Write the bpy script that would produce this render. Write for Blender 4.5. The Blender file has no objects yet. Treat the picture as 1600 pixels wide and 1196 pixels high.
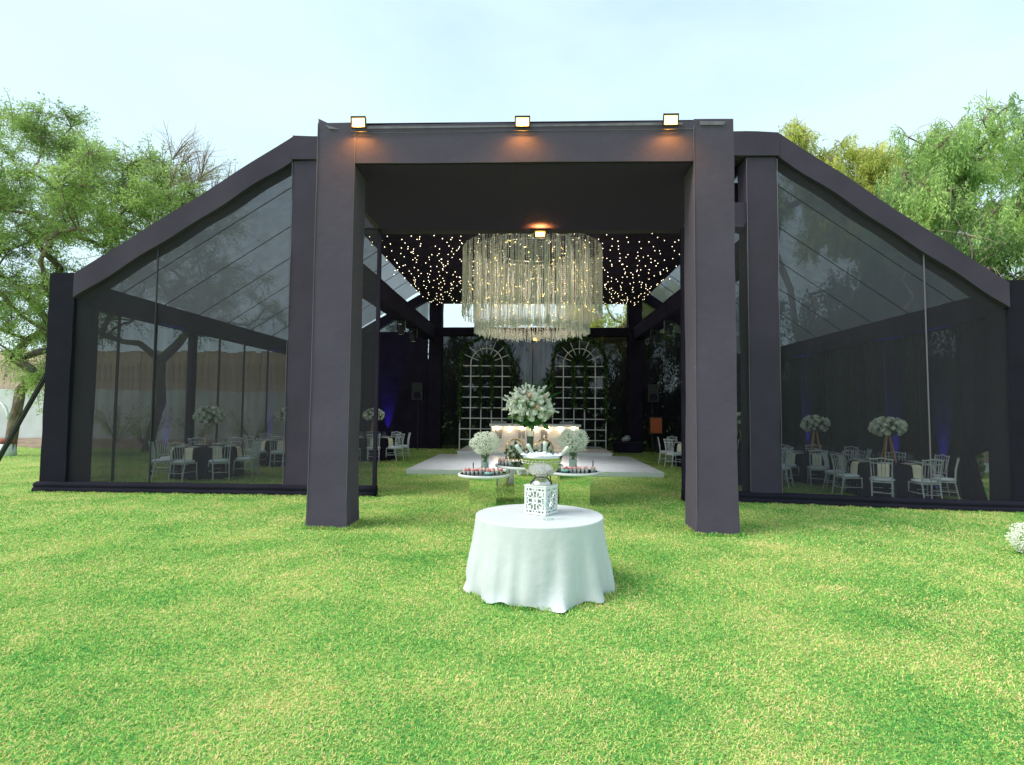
import bpy, math, random
import numpy as np
from mathutils import Vector, Matrix
random.seed(7); rng = np.random.default_rng(7)
R = math.radians
S = bpy.context.scene
COL = S.collection

# ------------------------------------------------------------------ camera
cam_d = bpy.data.cameras.new('camera'); cam = bpy.data.objects.new('camera', cam_d); COL.objects.link(cam)
cam_d.sensor_width = 36; cam_d.lens = 36*860/1600; cam_d.clip_end = 2000; cam_d.clip_start = .05
_y, _p, _r = R(2.1), R(2.95), .009
right = Vector((math.cos(_y), math.sin(_y), 0)); fw = Vector((-math.sin(_y), math.cos(_y), 0)); up = Vector((0, 0, 1))
f2 = fw*math.cos(_p)+up*math.sin(_p); u2 = up*math.cos(_p)-fw*math.sin(_p)
r3 = right*math.cos(_r)+u2*math.sin(_r); u3 = u2*math.cos(_r)-right*math.sin(_r)
m = Matrix((r3, u3, -f2)).transposed().to_4x4(); m.translation = (0, 0, 1.75); cam.matrix_world = m
S.camera = cam
# ------------------------------------------------------------------ world and sun (thin bright overcast, light from the left)
SUN_DIR = Vector((-.60, -.24, .80)).normalized()
W = bpy.data.worlds.new('World'); S.world = W; W.use_nodes = True
nt = W.node_tree; nt.nodes.clear(); N = nt.nodes.new; L = nt.links.new
out = N('ShaderNodeOutputWorld'); bg = N('ShaderNodeBackground'); sky = N('ShaderNodeTexSky')
sky.sky_type = 'NISHITA'; sky.sun_disc = False
sky.sun_elevation = math.asin(SUN_DIR.z); sky.sun_rotation = math.atan2(SUN_DIR.x, SUN_DIR.y)
sky.air_density = 1.0; sky.dust_density = 2.0; sky.ozone_density = 1.2
tc = N('ShaderNodeTexCoord'); mp = N('ShaderNodeMapping'); mp.inputs['Scale'].default_value = (1, 1, 2.4)
nz = N('ShaderNodeTexNoise'); nz.inputs['Scale'].default_value = 1.7; nz.inputs['Detail'].default_value = 6; nz.inputs['Roughness'].default_value = .55
rp = N('ShaderNodeValToRGB'); rp.color_ramp.elements[0].position = .36; rp.color_ramp.elements[0].color = (.58, .58, .58, 1)
rp.color_ramp.elements[1].position = .64; rp.color_ramp.elements[1].color = (.98, .98, .98, 1)
mx = N('ShaderNodeMix'); mx.data_type = 'RGBA'
L(tc.outputs['Generated'], mp.inputs['Vector']); L(mp.outputs['Vector'], nz.inputs['Vector']); L(nz.outputs['Fac'], rp.inputs['Fac'])
L(rp.outputs['Color'], mx.inputs['Factor']); vm = N('ShaderNodeVectorMath'); vm.operation = 'SCALE'; vm.inputs['Scale'].default_value = 1.6; L(sky.outputs['Color'], vm.inputs[0]); L(vm.outputs[0], mx.inputs['A'])
mx.inputs['B'].default_value = (3.75, 4.85, 5.1, 1)      # thin white cloud veil
L(mx.outputs['Result'], bg.inputs['Color']); bg.inputs['Strength'].default_value = .1
L(bg.outputs['Background'], out.inputs['Surface'])
sd = bpy.data.lights.new('sun', 'SUN'); sd.energy = 1.5; sd.angle = R(32); sd.color = (1, .95, .87)
so = bpy.data.objects.new('sun', sd); COL.objects.link(so)
so.rotation_euler = SUN_DIR.to_track_quat('Z', 'Y').to_euler()
S.view_settings.view_transform = 'Standard'; S.view_settings.look = 'None'; S.view_settings.exposure = 1.18; S.view_settings.gamma = 1
S.view_settings.use_curve_mapping = False
S.cycles.transparent_max_bounces = 16; S.cycles.max_bounces = 8; S.cycles.sample_clamp_indirect = 6

# ------------------------------------------------------------------ materials
MATS = {}
def mat(name, col, rough=.6, metal=0., var=0., vscale=8., bump=0., bscale=60., sheen=0., trans=0., alpha=1., coat=0., spec=.5, emit=None, estr=0., col2=None):
    m = bpy.data.materials.new(name); m.use_nodes = True; t = m.node_tree; b = t.nodes['Principled BSDF']
    b.inputs['Base Color'].default_value = (*col, 1); b.inputs['Roughness'].default_value = rough; b.inputs['Metallic'].default_value = metal
    b.inputs['Specular IOR Level'].default_value = spec; b.inputs['Sheen Weight'].default_value = sheen; b.inputs['Coat Weight'].default_value = coat
    b.inputs['Transmission Weight'].default_value = trans; b.inputs['Alpha'].default_value = alpha
    if emit: b.inputs['Emission Color'].default_value = (*emit, 1); b.inputs['Emission Strength'].default_value = estr
    tcn = t.nodes.new('ShaderNodeTexCoord')
    if var or col2:
        n = t.nodes.new('ShaderNodeTexNoise'); n.inputs['Scale'].default_value = vscale; n.inputs['Detail'].default_value = 5
        t.links.new(tcn.outputs['Object'], n.inputs['Vector'])
        r = t.nodes.new('ShaderNodeValToRGB'); t.links.new(n.outputs['Fac'], r.inputs['Fac'])
        c2 = col2 or tuple(min(1, c*(1+var)) for c in col); c1 = col if col2 else tuple(c*(1-var) for c in col)
        r.color_ramp.elements[0].position = .32; r.color_ramp.elements[1].position = .68
        r.color_ramp.elements[0].color = (*c1, 1); r.color_ramp.elements[1].color = (*c2, 1)
        t.links.new(r.outputs['Color'], b.inputs['Base Color'])
    if bump:
        n = t.nodes.new('ShaderNodeTexNoise'); n.inputs['Scale'].default_value = bscale; n.inputs['Detail'].default_value = 4
        t.links.new(tcn.outputs['Object'], n.inputs['Vector'])
        bn = t.nodes.new('ShaderNodeBump'); bn.inputs['Strength'].default_value = bump; bn.inputs['Distance'].default_value = .02
        t.links.new(n.outputs['Fac'], bn.inputs['Height']); t.links.new(bn.outputs['Normal'], b.inputs['Normal'])
    MATS[name] = m; return m

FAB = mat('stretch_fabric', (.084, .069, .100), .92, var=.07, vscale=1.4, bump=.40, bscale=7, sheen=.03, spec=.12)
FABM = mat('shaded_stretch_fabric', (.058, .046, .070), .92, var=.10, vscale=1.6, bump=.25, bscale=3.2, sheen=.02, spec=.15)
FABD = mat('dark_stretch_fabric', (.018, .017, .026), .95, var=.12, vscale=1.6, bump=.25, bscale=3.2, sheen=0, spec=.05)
BLK = mat('black_drape', (.026, .020, .038), .95, var=.2, vscale=2, bump=.3, bscale=2.5, spec=.1)
SEAM = mat('seam_cord', (.03, .03, .035), .8)
SEAML = mat('pale_seam', (.13, .12, .145), .8)

def mesh_fabric(name, alb, trans_col, vis, streak=.12, glow=None, gf=.3):
    m = bpy.data.materials.new(name); m.use_nodes = True; t = m.node_tree; t.nodes.clear()
    o = t.nodes.new('ShaderNodeOutputMaterial'); d = t.nodes.new('ShaderNodeBsdfDiffuse'); tl = t.nodes.new('ShaderNodeBsdfTranslucent')
    tr = t.nodes.new('ShaderNodeBsdfTransparent'); a = t.nodes.new('ShaderNodeMixShader'); mx = t.nodes.new('ShaderNodeMixShader')
    d.inputs['Color'].default_value = (*alb, 1); tl.inputs['Color'].default_value = (*(glow or alb), 1); tr.inputs['Color'].default_value = (*trans_col, 1)
    a.inputs['Fac'].default_value = gf; t.links.new(d.outputs[0], a.inputs[1]); t.links.new(tl.outputs[0], a.inputs[2])
    tcn = t.nodes.new('ShaderNodeTexCoord'); n = t.nodes.new('ShaderNodeTexNoise'); n.inputs['Scale'].default_value = 1.; n.inputs['Detail'].default_value = 5; n.inputs['Roughness'].default_value = .6
    mpn = t.nodes.new('ShaderNodeMapping'); mpn.inputs['Scale'].default_value = (4.5, 4.5, .45); t.links.new(tcn.outputs['Object'], mpn.inputs['Vector']); t.links.new(mpn.outputs[0], n.inputs['Vector'])
    mr = t.nodes.new('ShaderNodeMapRange'); mr.inputs['From Min'].default_value = .3; mr.inputs['From Max'].default_value = .7
    mr.inputs['To Min'].default_value = vis-streak/2; mr.inputs['To Max'].default_value = vis+streak/2
    t.links.new(n.outputs['Fac'], mr.inputs['Value']); t.links.new(mr.outputs[0], mx.inputs['Fac'])
    t.links.new(a.outputs[0], mx.inputs[1]); t.links.new(tr.outputs[0], mx.inputs[2]); t.links.new(mx.outputs[0], o.inputs['Surface'])
    return m
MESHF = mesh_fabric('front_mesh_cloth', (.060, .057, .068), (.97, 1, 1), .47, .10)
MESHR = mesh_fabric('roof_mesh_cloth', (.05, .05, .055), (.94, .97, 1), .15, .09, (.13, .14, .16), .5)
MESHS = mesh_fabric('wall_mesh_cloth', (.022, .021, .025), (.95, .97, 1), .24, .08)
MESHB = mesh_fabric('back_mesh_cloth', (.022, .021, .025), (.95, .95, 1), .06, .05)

WHITE = mat('white_cloth', (.56, .59, .60), .85, var=.03, vscale=3, bump=.30, bscale=11, sheen=.1)
PAINTW = mat('white_paint', (.84, .85, .84), .35, var=.02)
FLOORW = mat('white_floor_board', (.90, .93, .94), .22, var=.04, vscale=4)
MIRROR = mat('mirror', (.88, .92, .88), .015, metal=1)
CHROME = mat('hammered_silver', (.60, .58, .53), .15, metal=1, bump=.15, bscale=40)
GOLD = mat('gold_metal', (.75, .50, .16), .25, metal=1)
COPPER = mat('copper_tube', (.62, .33, .18), .4, metal=.6)
ACRY = mat('silver_acrylic', (.72, .75, .78), .15, spec=.8, alpha=.9, coat=.4)
WCHAIR = mat('white_chair_paint', (.72, .74, .76), .3)
CUSH = mat('white_cushion', (.86, .92, .98), .8, bump=.1, bscale=30)
NAP = mat('cream_napkin', (.92, .87, .64), .85)
PLATE = mat('white_plate', (.75, .75, .72), .2)
GLASS = bpy.data.materials.new('clear_glass'); GLASS.use_nodes = True
_t = GLASS.node_tree; _t.nodes.clear(); _o = _t.nodes.new('ShaderNodeOutputMaterial'); _g = _t.nodes.new('ShaderNodeBsdfGlossy'); _g.inputs['Roughness'].default_value = .04
_tr = _t.nodes.new('ShaderNodeBsdfTransparent'); _tr.inputs['Color'].default_value = (.95, .985, .98, 1); _f = _t.nodes.new('ShaderNodeLayerWeight'); _f.inputs['Blend'].default_value = .25
_m = _t.nodes.new('ShaderNodeMath'); _m.operation = 'MULTIPLY_ADD'; _m.inputs[1].default_value = .4; _m.inputs[2].default_value = .03
_x = _t.nodes.new('ShaderNodeMixShader'); _t.links.new(_f.outputs['Facing'], _m.inputs[0]); _t.links.new(_m.outputs[0], _x.inputs[0]); _t.links.new(_tr.outputs[0], _x.inputs[1]); _t.links.new(_g.outputs[0], _x.inputs[2]); _t.links.new(_x.outputs[0], _o.inputs[0])
CRYS = mat('crystal_bead', (.93, .89, .79), .15, spec=1., coat=.6, var=.25, vscale=30)
CORE = mat('warm_bulb', (.9, .7, .3), .4, emit=(1, .68, .16), estr=3.2); CORE.cycles.emission_sampling = 'NONE'
BULB = mat('fairy_bulb', (.9, .8, .5), .4, emit=(1, .84, .58), estr=3.2); BULB.cycles.emission_sampling = 'NONE'
LAMP = mat('flood_lens', (1, .8, .4), .3, emit=(1, .54, .14), estr=2.2); LAMP.cycles.emission_sampling = 'NONE'
BARL = mat('bar_spot', (1, .8, .5), .3, emit=(1, .72, .38), estr=5.0); BARL.cycles.emission_sampling = 'NONE'
BLUE = mat('blue_lens', (.1, .1, .8), .3, emit=(.10, .05, 1), estr=6.0); BLUE.cycles.emission_sampling = 'NONE'
ORNG = mat('orange_panel', (.16, .05, .015), .5, emit=(1, .22, .05), estr=.02)
DARKM = mat('dark_metal', (.03, .03, .032), .45, metal=.3)
GREYM = mat('grey_equipment', (.30, .31, .33), .4)
PINK = mat('pink_frosting', (.85, .38, .36), .6, var=.3, vscale=40)
REDD = mat('red_dessert', (.60, .13, .10), .5, var=.3, vscale=40)
CREAM = mat('cream_frosting', (.85, .72, .55), .6)
ICE = mat('ice_cube', (.75, .84, .88), .08, spec=.8, coat=.6)
BOTTLE = mat('silver_foil', (.62, .66, .60), .35, metal=.2)
PETAL = mat('white_petal', (.95, .96, .84), .7, var=.08, vscale=20)
PETALD = mat('cool_white_petal', (.82, .86, .76), .7, var=.12, vscale=20)
BLUSH = mat('blush_petal', (.85, .66, .52), .7, var=.08, vscale=20)
BABY = mat('babys_breath_floret', (.95, .98, .86), .8)
STEM = mat('green_stem', (.12, .24, .06), .7)

def foliage_mat(name, c1, c2, c3, patch=.35, tl=.35):
    m = bpy.data.materials.new(name); m.use_nodes = True; t = m.node_tree; t.nodes.clear()
    o = t.nodes.new('ShaderNodeOutputMaterial'); d = t.nodes.new('ShaderNodeBsdfDiffuse'); l = t.nodes.new('ShaderNodeBsdfTranslucent'); a = t.nodes.new('ShaderNodeMixShader')
    at = t.nodes.new('ShaderNodeAttribute'); at.attribute_name = 'rnd'; g = t.nodes.new('ShaderNodeNewGeometry')
    n = t.nodes.new('ShaderNodeTexNoise'); n.inputs['Scale'].default_value = patch; n.inputs['Detail'].default_value = 6; t.links.new(g.outputs['Position'], n.inputs['Vector'])
    ma = t.nodes.new('ShaderNodeMath'); ma.operation = 'MULTIPLY_ADD'; ma.inputs[1].default_value = .45; t.links.new(at.outputs['Fac'], ma.inputs[0])
    m2 = t.nodes.new('ShaderNodeMath'); m2.operation = 'SUBTRACT'; m2.inputs[1].default_value = .22; t.links.new(n.outputs['Fac'], m2.inputs[0]); t.links.new(m2.outputs[0], ma.inputs[2])
    r = t.nodes.new('ShaderNodeValToRGB'); t.links.new(ma.outputs[0], r.inputs['Fac'])
    e = r.color_ramp.elements; e[0].position = .25; e[0].color = (*c1, 1); e[1].position = .75; e[1].color = (*c3, 1); x = e.new(.5); x.color = (*c2, 1)
    for s in (d, l): t.links.new(r.outputs['Color'], s.inputs['Color'])
    a.inputs['Fac'].default_value = tl; t.links.new(d.outputs[0], a.inputs[1]); t.links.new(l.outputs[0], a.inputs[2]); t.links.new(a.outputs[0], o.inputs['Surface'])
    return m
LEAF_A = foliage_mat('acacia_leaf', (.14, .20, .08), (.36, .52, .16), (.62, .78, .28), patch=.8, tl=.45)
LEAF_P = foliage_mat('pepper_leaf', (.20, .32, .14), (.42, .60, .22), (.70, .84, .32), patch=.6, tl=.45)
LEAF_Y = foliage_mat('yellowgreen_leaf', (.28, .34, .09), (.56, .62, .16), (.84, .82, .28), patch=.6, tl=.45)
LEAF_D = foliage_mat('dark_leaf', (.03, .06, .02), (.07, .13, .04), (.13, .22, .07))
LEAF_F = foliage_mat('florist_leaf', (.04, .12, .03), (.08, .22, .06), (.20, .38, .12), patch=9)
DRYL = foliage_mat('dry_twig', (.12, .08, .05), (.22, .16, .10), (.36, .28, .18))
TWIG = mat('twig_bark', (.30, .22, .17), .95)
BARK = mat('bark', (.20, .15, .115), .95, var=.4, vscale=5, bump=.8, bscale=12)

# ------------------------------------------------------------------ geometry helpers
def gz(x):
    t = min(1, max(0, (x-3)/6.5)); return -.12*t*t*(3-2*t)
class MB:
    def __init__(s): s.v = []; s.f = []
    def add(s, vs, fs):
        o = len(s.v); s.v += [tuple(v) for v in vs]; s.f += [tuple(i+o for i in f) for f in fs]; return s
    def box(s, x0, x1, y0, y1, z0, z1, mtx=None):
        vs = [Vector((x, y, z)) for z in (z0, z1) for y in (y0, y1) for x in (x0, x1)]
        if mtx: vs = [mtx @ v for v in vs]
        return s.add(vs, [(0, 2, 3, 1), (4, 5, 7, 6), (0, 1, 5, 4), (2, 6, 7, 3), (0, 4, 6, 2), (1, 3, 7, 5)])
    def tube(s, pts, rad, n=6, cap=True):
        pts = [Vector(p) for p in pts]; k = len(pts)
        if not hasattr(rad, '__len__'): rad = [rad]*k
        rings = []; ref = None
        for i, p in enumerate(pts):
            d = (pts[min(i+1, k-1)]-pts[max(i-1, 0)]).normalized()
            if ref is None: ref = Vector((1, 0, 0)) if abs(d.x) < .8 else Vector((0, 1, 0))
            a = d.cross(ref).normalized(); b = d.cross(a); ref = b.cross(d) if b.cross(d).length > .1 else ref
            ref = a.cross(d).normalized()*-1 if False else ref
            rings.append([p+(a*math.cos(2*math.pi*j/n)+b*math.sin(2*math.pi*j/n))*rad[i] for j in range(n)])
        vs = [v for r in rings for v in r]; fs = []
        for i in range(k-1):
            for j in range(n):
                q = (j+1) % n; fs.append((i*n+j, i*n+q, (i+1)*n+q, (i+1)*n+j))
        if cap: fs += [tuple(range(n))[::-1], tuple((k-1)*n+j for j in range(n))]
        return s.add(vs, fs)
    def lathe(s, prof, c=(0, 0, 0), n=20, rx=1, ry=1):
        vs = []; fs = []
        for r, z in prof:
            for j in range(n): a = 2*math.pi*j/n; vs.append((c[0]+r*rx*math.cos(a), c[1]+r*ry*math.sin(a), c[2]+z))
        for i in range(len(prof)-1):
            for j in range(n): q = (j+1) % n; fs.append((i*n+j, i*n+q, (i+1)*n+q, (i+1)*n+j))
        if prof[0][0] > 1e-4: fs.append(tuple(range(n))[::-1])
        if prof[-1][0] > 1e-4: fs.append(tuple((len(prof)-1)*n+j for j in range(n)))
        return s.add(vs, fs)
    def ball(s, c, r, n=6, sq=1):
        k = max(3, n//2+1); return s.lathe([(r*math.sin(math.pi*i/k)+(1e-5 if i in (0, k) else 0), -r*sq*math.cos(math.pi*i/k)) for i in range(k+1)], c, n)
    def octa(s, c, r, h=None):
        h = h or r; x, y, z = c
        return s.add([(x+r, y, z), (x, y+r, z), (x-r, y, z), (x, y-r, z), (x, y, z+h), (x, y, z-h)], [(0, 1, 4), (1, 2, 4), (2, 3, 4), (3, 0, 4), (1, 0, 5), (2, 1, 5), (3, 2, 5), (0, 3, 5)])
    def build(s, name, m, parent=None, smooth=False, shift=True):
        me = bpy.data.meshes.new(name); off = Vector((0, 0, 0))
        if parent is not None and shift:
            r = parent
            while r.parent: r = r.parent
            off = Vector(r.location)
        me.from_pydata([(v[0]-off.x, v[1]-off.y, v[2]-off.z) for v in s.v], [], s.f)
        if m: me.materials.append(m)
        if smooth: me.shade_smooth()
        o = bpy.data.objects.new(name, me); COL.objects.link(o)
        if parent is not None: o.parent = parent
        return o
def npmesh(name, V, Fc, m, parent=None, rnd=None, smooth=False):
    V = np.ascontiguousarray(V, dtype=np.float32); Fc = np.ascontiguousarray(Fc, dtype=np.int32); nf, k = Fc.shape
    if parent is not None: V = V-np.array(parent.location, dtype=np.float32)
    me = bpy.data.meshes.new(name); me.vertices.add(len(V)); me.vertices.foreach_set('co', V.ravel())
    me.loops.add(nf*k); me.loops.foreach_set('vertex_index', Fc.ravel()); me.polygons.add(nf)
    me.polygons.foreach_set('loop_start', np.arange(0, nf*k, k, dtype=np.int32))
    me.update(calc_edges=True); me.materials.append(m)
    if rnd is not None:
        a = me.attributes.new('rnd', 'FLOAT', 'POINT'); a.data.foreach_set('value', np.ascontiguousarray(rnd, dtype=np.float32))
    if smooth: me.shade_smooth()
    o = bpy.data.objects.new(name, me); COL.objects.link(o)
    if parent is not None: o.parent = parent
    return o
def tag(o, label=None, cat=None, group=None, kind=None):
    if label: o['label'] = label
    if cat: o['category'] = cat
    if group: o['group'] = group
    if kind: o['kind'] = kind
    return o
def thing(name, label, cat, loc=(0, 0, 0), rz=0, group=None):
    o = bpy.data.objects.new(name, None); o.empty_display_size = .1; COL.objects.link(o); o.location = loc; o.rotation_euler = (0, 0, rz)
    return tag(o, label, cat, group)
def dup(root, loc, rz=0, label=None, group=None, scale=None):
    r = root.copy(); COL.objects.link(r); r.location = loc; r.rotation_euler = (0, 0, rz)
    if scale: r.scale = (scale,)*3
    if label: r['label'] = label
    if group: r['group'] = group
    for ch in list(root.children):
        c = ch.copy(); COL.objects.link(c); c.parent = r
        for g in ch.children:
            d = g.copy(); COL.objects.link(d); d.parent = c
    return r
def copypart(o, parent, loc, rot=(0, 0, 0), sc=1):
    c = o.copy(); COL.objects.link(c); c.parent = parent; c.location = loc; c.rotation_euler = rot; c.scale = (sc,)*3 if not hasattr(sc, '__len__') else sc
    return c
def fabric_box(x0, x1, y0, y1, z0, z1, name, parent, m=FAB, flare=0., seed=0, res=.22, amp=.008, shear=None):
    """a fabric-wrapped box with slightly uneven faces; shear(x)->dz lets a beam follow a slope"""
    def ax(a, b): n = max(1, int(round((b-a)/res))); return [a+(b-a)*i/n for i in range(n+1)]
    X, Y_, Z = ax(x0, x1), ax(y0, y1), ax(z0, z1); idx = {}; vs = []; fs = []; cx, cy = (x0+x1)/2, (y0+y1)/2
    r = random.Random(seed)
    ph = [r.uniform(0, 6.28) for _ in range(6)]
    def vid(i, j, k):
        if (i, j, k) in idx: return idx[(i, j, k)]
        x, y, z = X[i], Y_[j], Z[k]
        t = (z-z0)/(z1-z0); fl = 1+flare*max(0, 1-t*5)**2
        dx = amp*(math.sin(z*2.3+ph[0]+y*1.7)+.5*math.sin(z*7+ph[1])); dy = amp*(math.sin(z*2.1+ph[2]+x*1.9)+.5*math.sin(z*6.1+x*5+ph[3])); dz = amp*.8*(math.sin(x*2.1+ph[4])+.5*math.sin(x*5.3+y*4+ph[5]))
        xx = cx+(x-cx)*fl+dx; yy = cy+(y-cy)*fl+dy; zz = z+(dz if k else 0)
        if shear: zz += shear(x)
        vs.append((xx, yy, zz)); idx[(i, j, k)] = len(vs)-1; return len(vs)-1
    nx, ny, nz = len(X)-1, len(Y_)-1, len(Z)-1
    for i in range(nx):
        for k in range(nz):
            fs.append((vid(i, 0, k), vid(i+1, 0, k), vid(i+1, 0, k+1), vid(i, 0, k+1))); fs.append((vid(i, ny, k), vid(i, ny, k+1), vid(i+1, ny, k+1), vid(i+1, ny, k)))
    for j in range(ny):
        for k in range(nz):
            fs.append((vid(0, j, k), vid(0, j, k+1), vid(0, j+1, k+1), vid(0, j+1, k))); fs.append((vid(nx, j, k), vid(nx, j+1, k), vid(nx, j+1, k+1), vid(nx, j, k+1)))
    for i in range(nx):
        for j in range(ny):
            fs.append((vid(i, j, 0), vid(i, j+1, 0), vid(i+1, j+1, 0), vid(i+1, j, 0))); fs.append((vid(i, j, nz), vid(i+1, j, nz), vid(i+1, j+1, nz), vid(i, j+1, nz)))
    b = MB(); b.v = vs; b.f = fs; o = b.build(name, m, parent, smooth=True); o.data.set_sharp_from_angle(angle=R(40)); return o

# ------------------------------------------------------------------ ground
xs = sorted(set([-200, -80, -40]+[round(-24+i*1.0, 2) for i in range(49)]+[40, 80, 200])); ys = sorted(set([-200, -60, -20]+[i*1.0 for i in range(-8, 40, 2)]+[60, 120, 300]))
b = MB(); nx = len(xs)
for y in ys:
    for x in xs: b.v.append((x, y, gz(x)))
for j in range(len(ys)-1):
    for i in range(nx-1): b.f.append((j*nx+i, j*nx+i+1, (j+1)*nx+i+1, (j+1)*nx+i))
GR = bpy.data.materials.new('lawn_soil'); GR.use_nodes = True; t = GR.node_tree; bs = t.nodes['Principled BSDF']; bs.inputs['Roughness'].default_value = .95; bs.inputs['Specular IOR Level'].default_value = .1
g = t.nodes.new('ShaderNodeNewGeometry'); n1 = t.nodes.new('ShaderNodeTexNoise'); n1.inputs['Scale'].default_value = .7; n1.inputs['Detail'].default_value = 8
n2 = t.nodes.new('ShaderNodeTexNoise'); n2.inputs['Scale'].default_value = 28; n2.inputs['Detail'].default_value = 6
t.links.new(g.outputs['Position'], n1.inputs['Vector']); t.links.new(g.outputs['Position'], n2.inputs['Vector'])
ad = t.nodes.new('ShaderNodeMath'); ad.operation = 'ADD'; t.links.new(n1.outputs['Fac'], ad.inputs[0]); t.links.new(n2.outputs['Fac'], ad.inputs[1])
hf = t.nodes.new('ShaderNodeMath'); hf.operation = 'MULTIPLY'; hf.inputs[1].default_value = .5; t.links.new(ad.outputs[0], hf.inputs[0])
r = t.nodes.new('ShaderNodeValToRGB'); t.links.new(hf.outputs[0], r.inputs['Fac']); e = r.color_ramp.elements
e[0].position = .36; e[0].color = (.10, .24, .05, 1); e[1].position = .66; e[1].color = (.50, .48, .18, 1); x = e.new(.5); x.color = (.26, .42, .10, 1)
t.links.new(r.outputs['Color'], bs.inputs['Base Color'])
bp = t.nodes.new('ShaderNodeBump'); bp.inputs['Strength'].default_value = .7; bp.inputs['Distance'].default_value = .03; t.links.new(n2.outputs['Fac'], bp.inputs['Height']); t.links.new(bp.outputs['Normal'], bs.inputs['Normal'])
tag(b.build('ground', GR, smooth=True), kind='structure')

# grass blades: real geometry, denser and finer near the camera
GRASS = bpy.data.materials.new('grass_blade'); GRASS.use_nodes = True; t = GRASS.node_tree; t.nodes.clear()
o_ = t.nodes.new('ShaderNodeOutputMaterial'); d_ = t.nodes.new('ShaderNodeBsdfDiffuse'); l_ = t.nodes.new('ShaderNodeBsdfTranslucent'); a_ = t.nodes.new('ShaderNodeMixShader')
g = t.nodes.new('ShaderNodeNewGeometry'); at = t.nodes.new('ShaderNodeAttribute'); at.attribute_name = 'rnd'
n1 = t.nodes.new('ShaderNodeTexNoise'); n1.inputs['Scale'].default_value = 1.1; n1.inputs['Detail'].default_value = 7; n1.inputs['Roughness'].default_value = .60
t.links.new(g.outputs['Position'], n1.inputs['Vector'])
sm = t.nodes.new('ShaderNodeMath'); sm.operation = 'MULTIPLY_ADD'; sm.inputs[1].default_value = .54; t.links.new(at.outputs['Fac'], sm.inputs[0])
sx = t.nodes.new('ShaderNodeSeparateXYZ'); t.links.new(g.outputs['Position'], sx.inputs[0]); wr = t.nodes.new('ShaderNodeMapRange'); wr.inputs['From Min'].default_value = 10.2; wr.inputs['From Max'].default_value = 12.5; wr.inputs['To Min'].default_value = 0; wr.inputs['To Max'].default_value = .10; t.links.new(sx.outputs['Y'], wr.inputs['Value'])
n3 = t.nodes.new('ShaderNodeTexNoise'); n3.inputs['Scale'].default_value = .42; n3.inputs['Detail'].default_value = 5; n3.inputs['Roughness'].default_value = .65; t.links.new(g.outputs['Position'], n3.inputs['Vector'])
dp = t.nodes.new('ShaderNodeMapRange'); dp.inputs['From Min'].default_value = .57; dp.inputs['From Max'].default_value = .68; dp.inputs['To Min'].default_value = 0; dp.inputs['To Max'].default_value = .20; t.links.new(n3.outputs['Fac'], dp.inputs['Value'])
wb = t.nodes.new('ShaderNodeMath'); wb.operation = 'ADD'; t.links.new(wr.outputs[0], wb.inputs[0]); t.links.new(dp.outputs[0], wb.inputs[1])
wa = t.nodes.new('ShaderNodeMath'); wa.operation = 'ADD'; t.links.new(n1.outputs['Fac'], wa.inputs[0]); t.links.new(wb.outputs[0], wa.inputs[1])
sb = t.nodes.new('ShaderNodeMath'); sb.operation = 'SUBTRACT'; sb.inputs[1].default_value = .275; t.links.new(wa.outputs[0], sb.inputs[0]); t.links.new(sb.outputs[0], sm.inputs[2])
r = t.nodes.new('ShaderNodeValToRGB'); t.links.new(sm.outputs[0], r.inputs['Fac']); e = r.color_ramp.elements
e[0].position = .18; e[0].color = (.08, .32, .08, 1); e[1].position = .76; e[1].color = (.90, .70, .36, 1)
for p_, c_ in ((.33, (.10, .38, .10)), (.43, (.23, .58, .12)), (.53, (.40, .70, .15)), (.63, (.68, .68, .22))): x = e.new(p_); x.color = (*c_, 1)
for s_ in (d_, l_): t.links.new(r.outputs['Color'], s_.inputs['Color'])
a_.inputs['Fac'].default_value = .25; t.links.new(d_.outputs[0], a_.inputs[1]); t.links.new(l_.outputs[0], a_.inputs[2]); t.links.new(a_.outputs[0], o_.inputs['Surface'])
def gznp(x): t = np.clip((x-3)/6.5, 0, 1); return -.12*t*t*(3-2*t)
Vs = []; Fs = []; Rs = []; base = 0
for (d0, d1, dens, ln, wd) in ((2.25, 3.6, 15500, .023, .0052), (3.6, 5.2, 8800, .026, .0062), (5.2, 7.5, 4000, .030, .0082), (7.5, 11.0, 1500, .036, .0110), (11.0, 16., 420, .042, .014), (16., 26., 110, .045, .022)):
    area = 1.12*(d1*d1-d0*d0); n = int(area*dens)
    D = np.sqrt(rng.uniform(d0*d0, d1*d1, n)); X = D*rng.uniform(-1.13, 1.13, n); Xw = X-D*.03; Yw = D
    ang = rng.uniform(0, 2*np.pi, n); lean = rng.uniform(.35, 1.35, n); l = ln*rng.uniform(.6, 1.35, n); w = wd*rng.uniform(.7, 1.3, n)
    c, s = np.cos(ang), np.sin(ang); Z = gznp(Xw)
    p0 = np.stack([Xw, Yw, Z-.003], 1); sd_ = np.stack([-s*w/2, c*w/2, 0*w], 1)
    md = p0+np.stack([c*l*.35*lean, s*l*.35*lean, l*.48], 1); tp = p0+np.stack([c*l*.95*lean, s*l*.95*lean, l*rng.uniform(.45, .8, n)], 1)
    V = np.stack([p0, md+sd_, tp, md-sd_], 1).reshape(-1, 3)
    k = np.arange(n)*4+base
    Fs.append(np.stack([k, k+1, k+3], 1)); Fs.append(np.stack([k+3, k+1, k+2], 1))
    Vs.append(V); Rs.append(np.repeat(rng.uniform(0, 1, n), 4)); base += n*4
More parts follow.
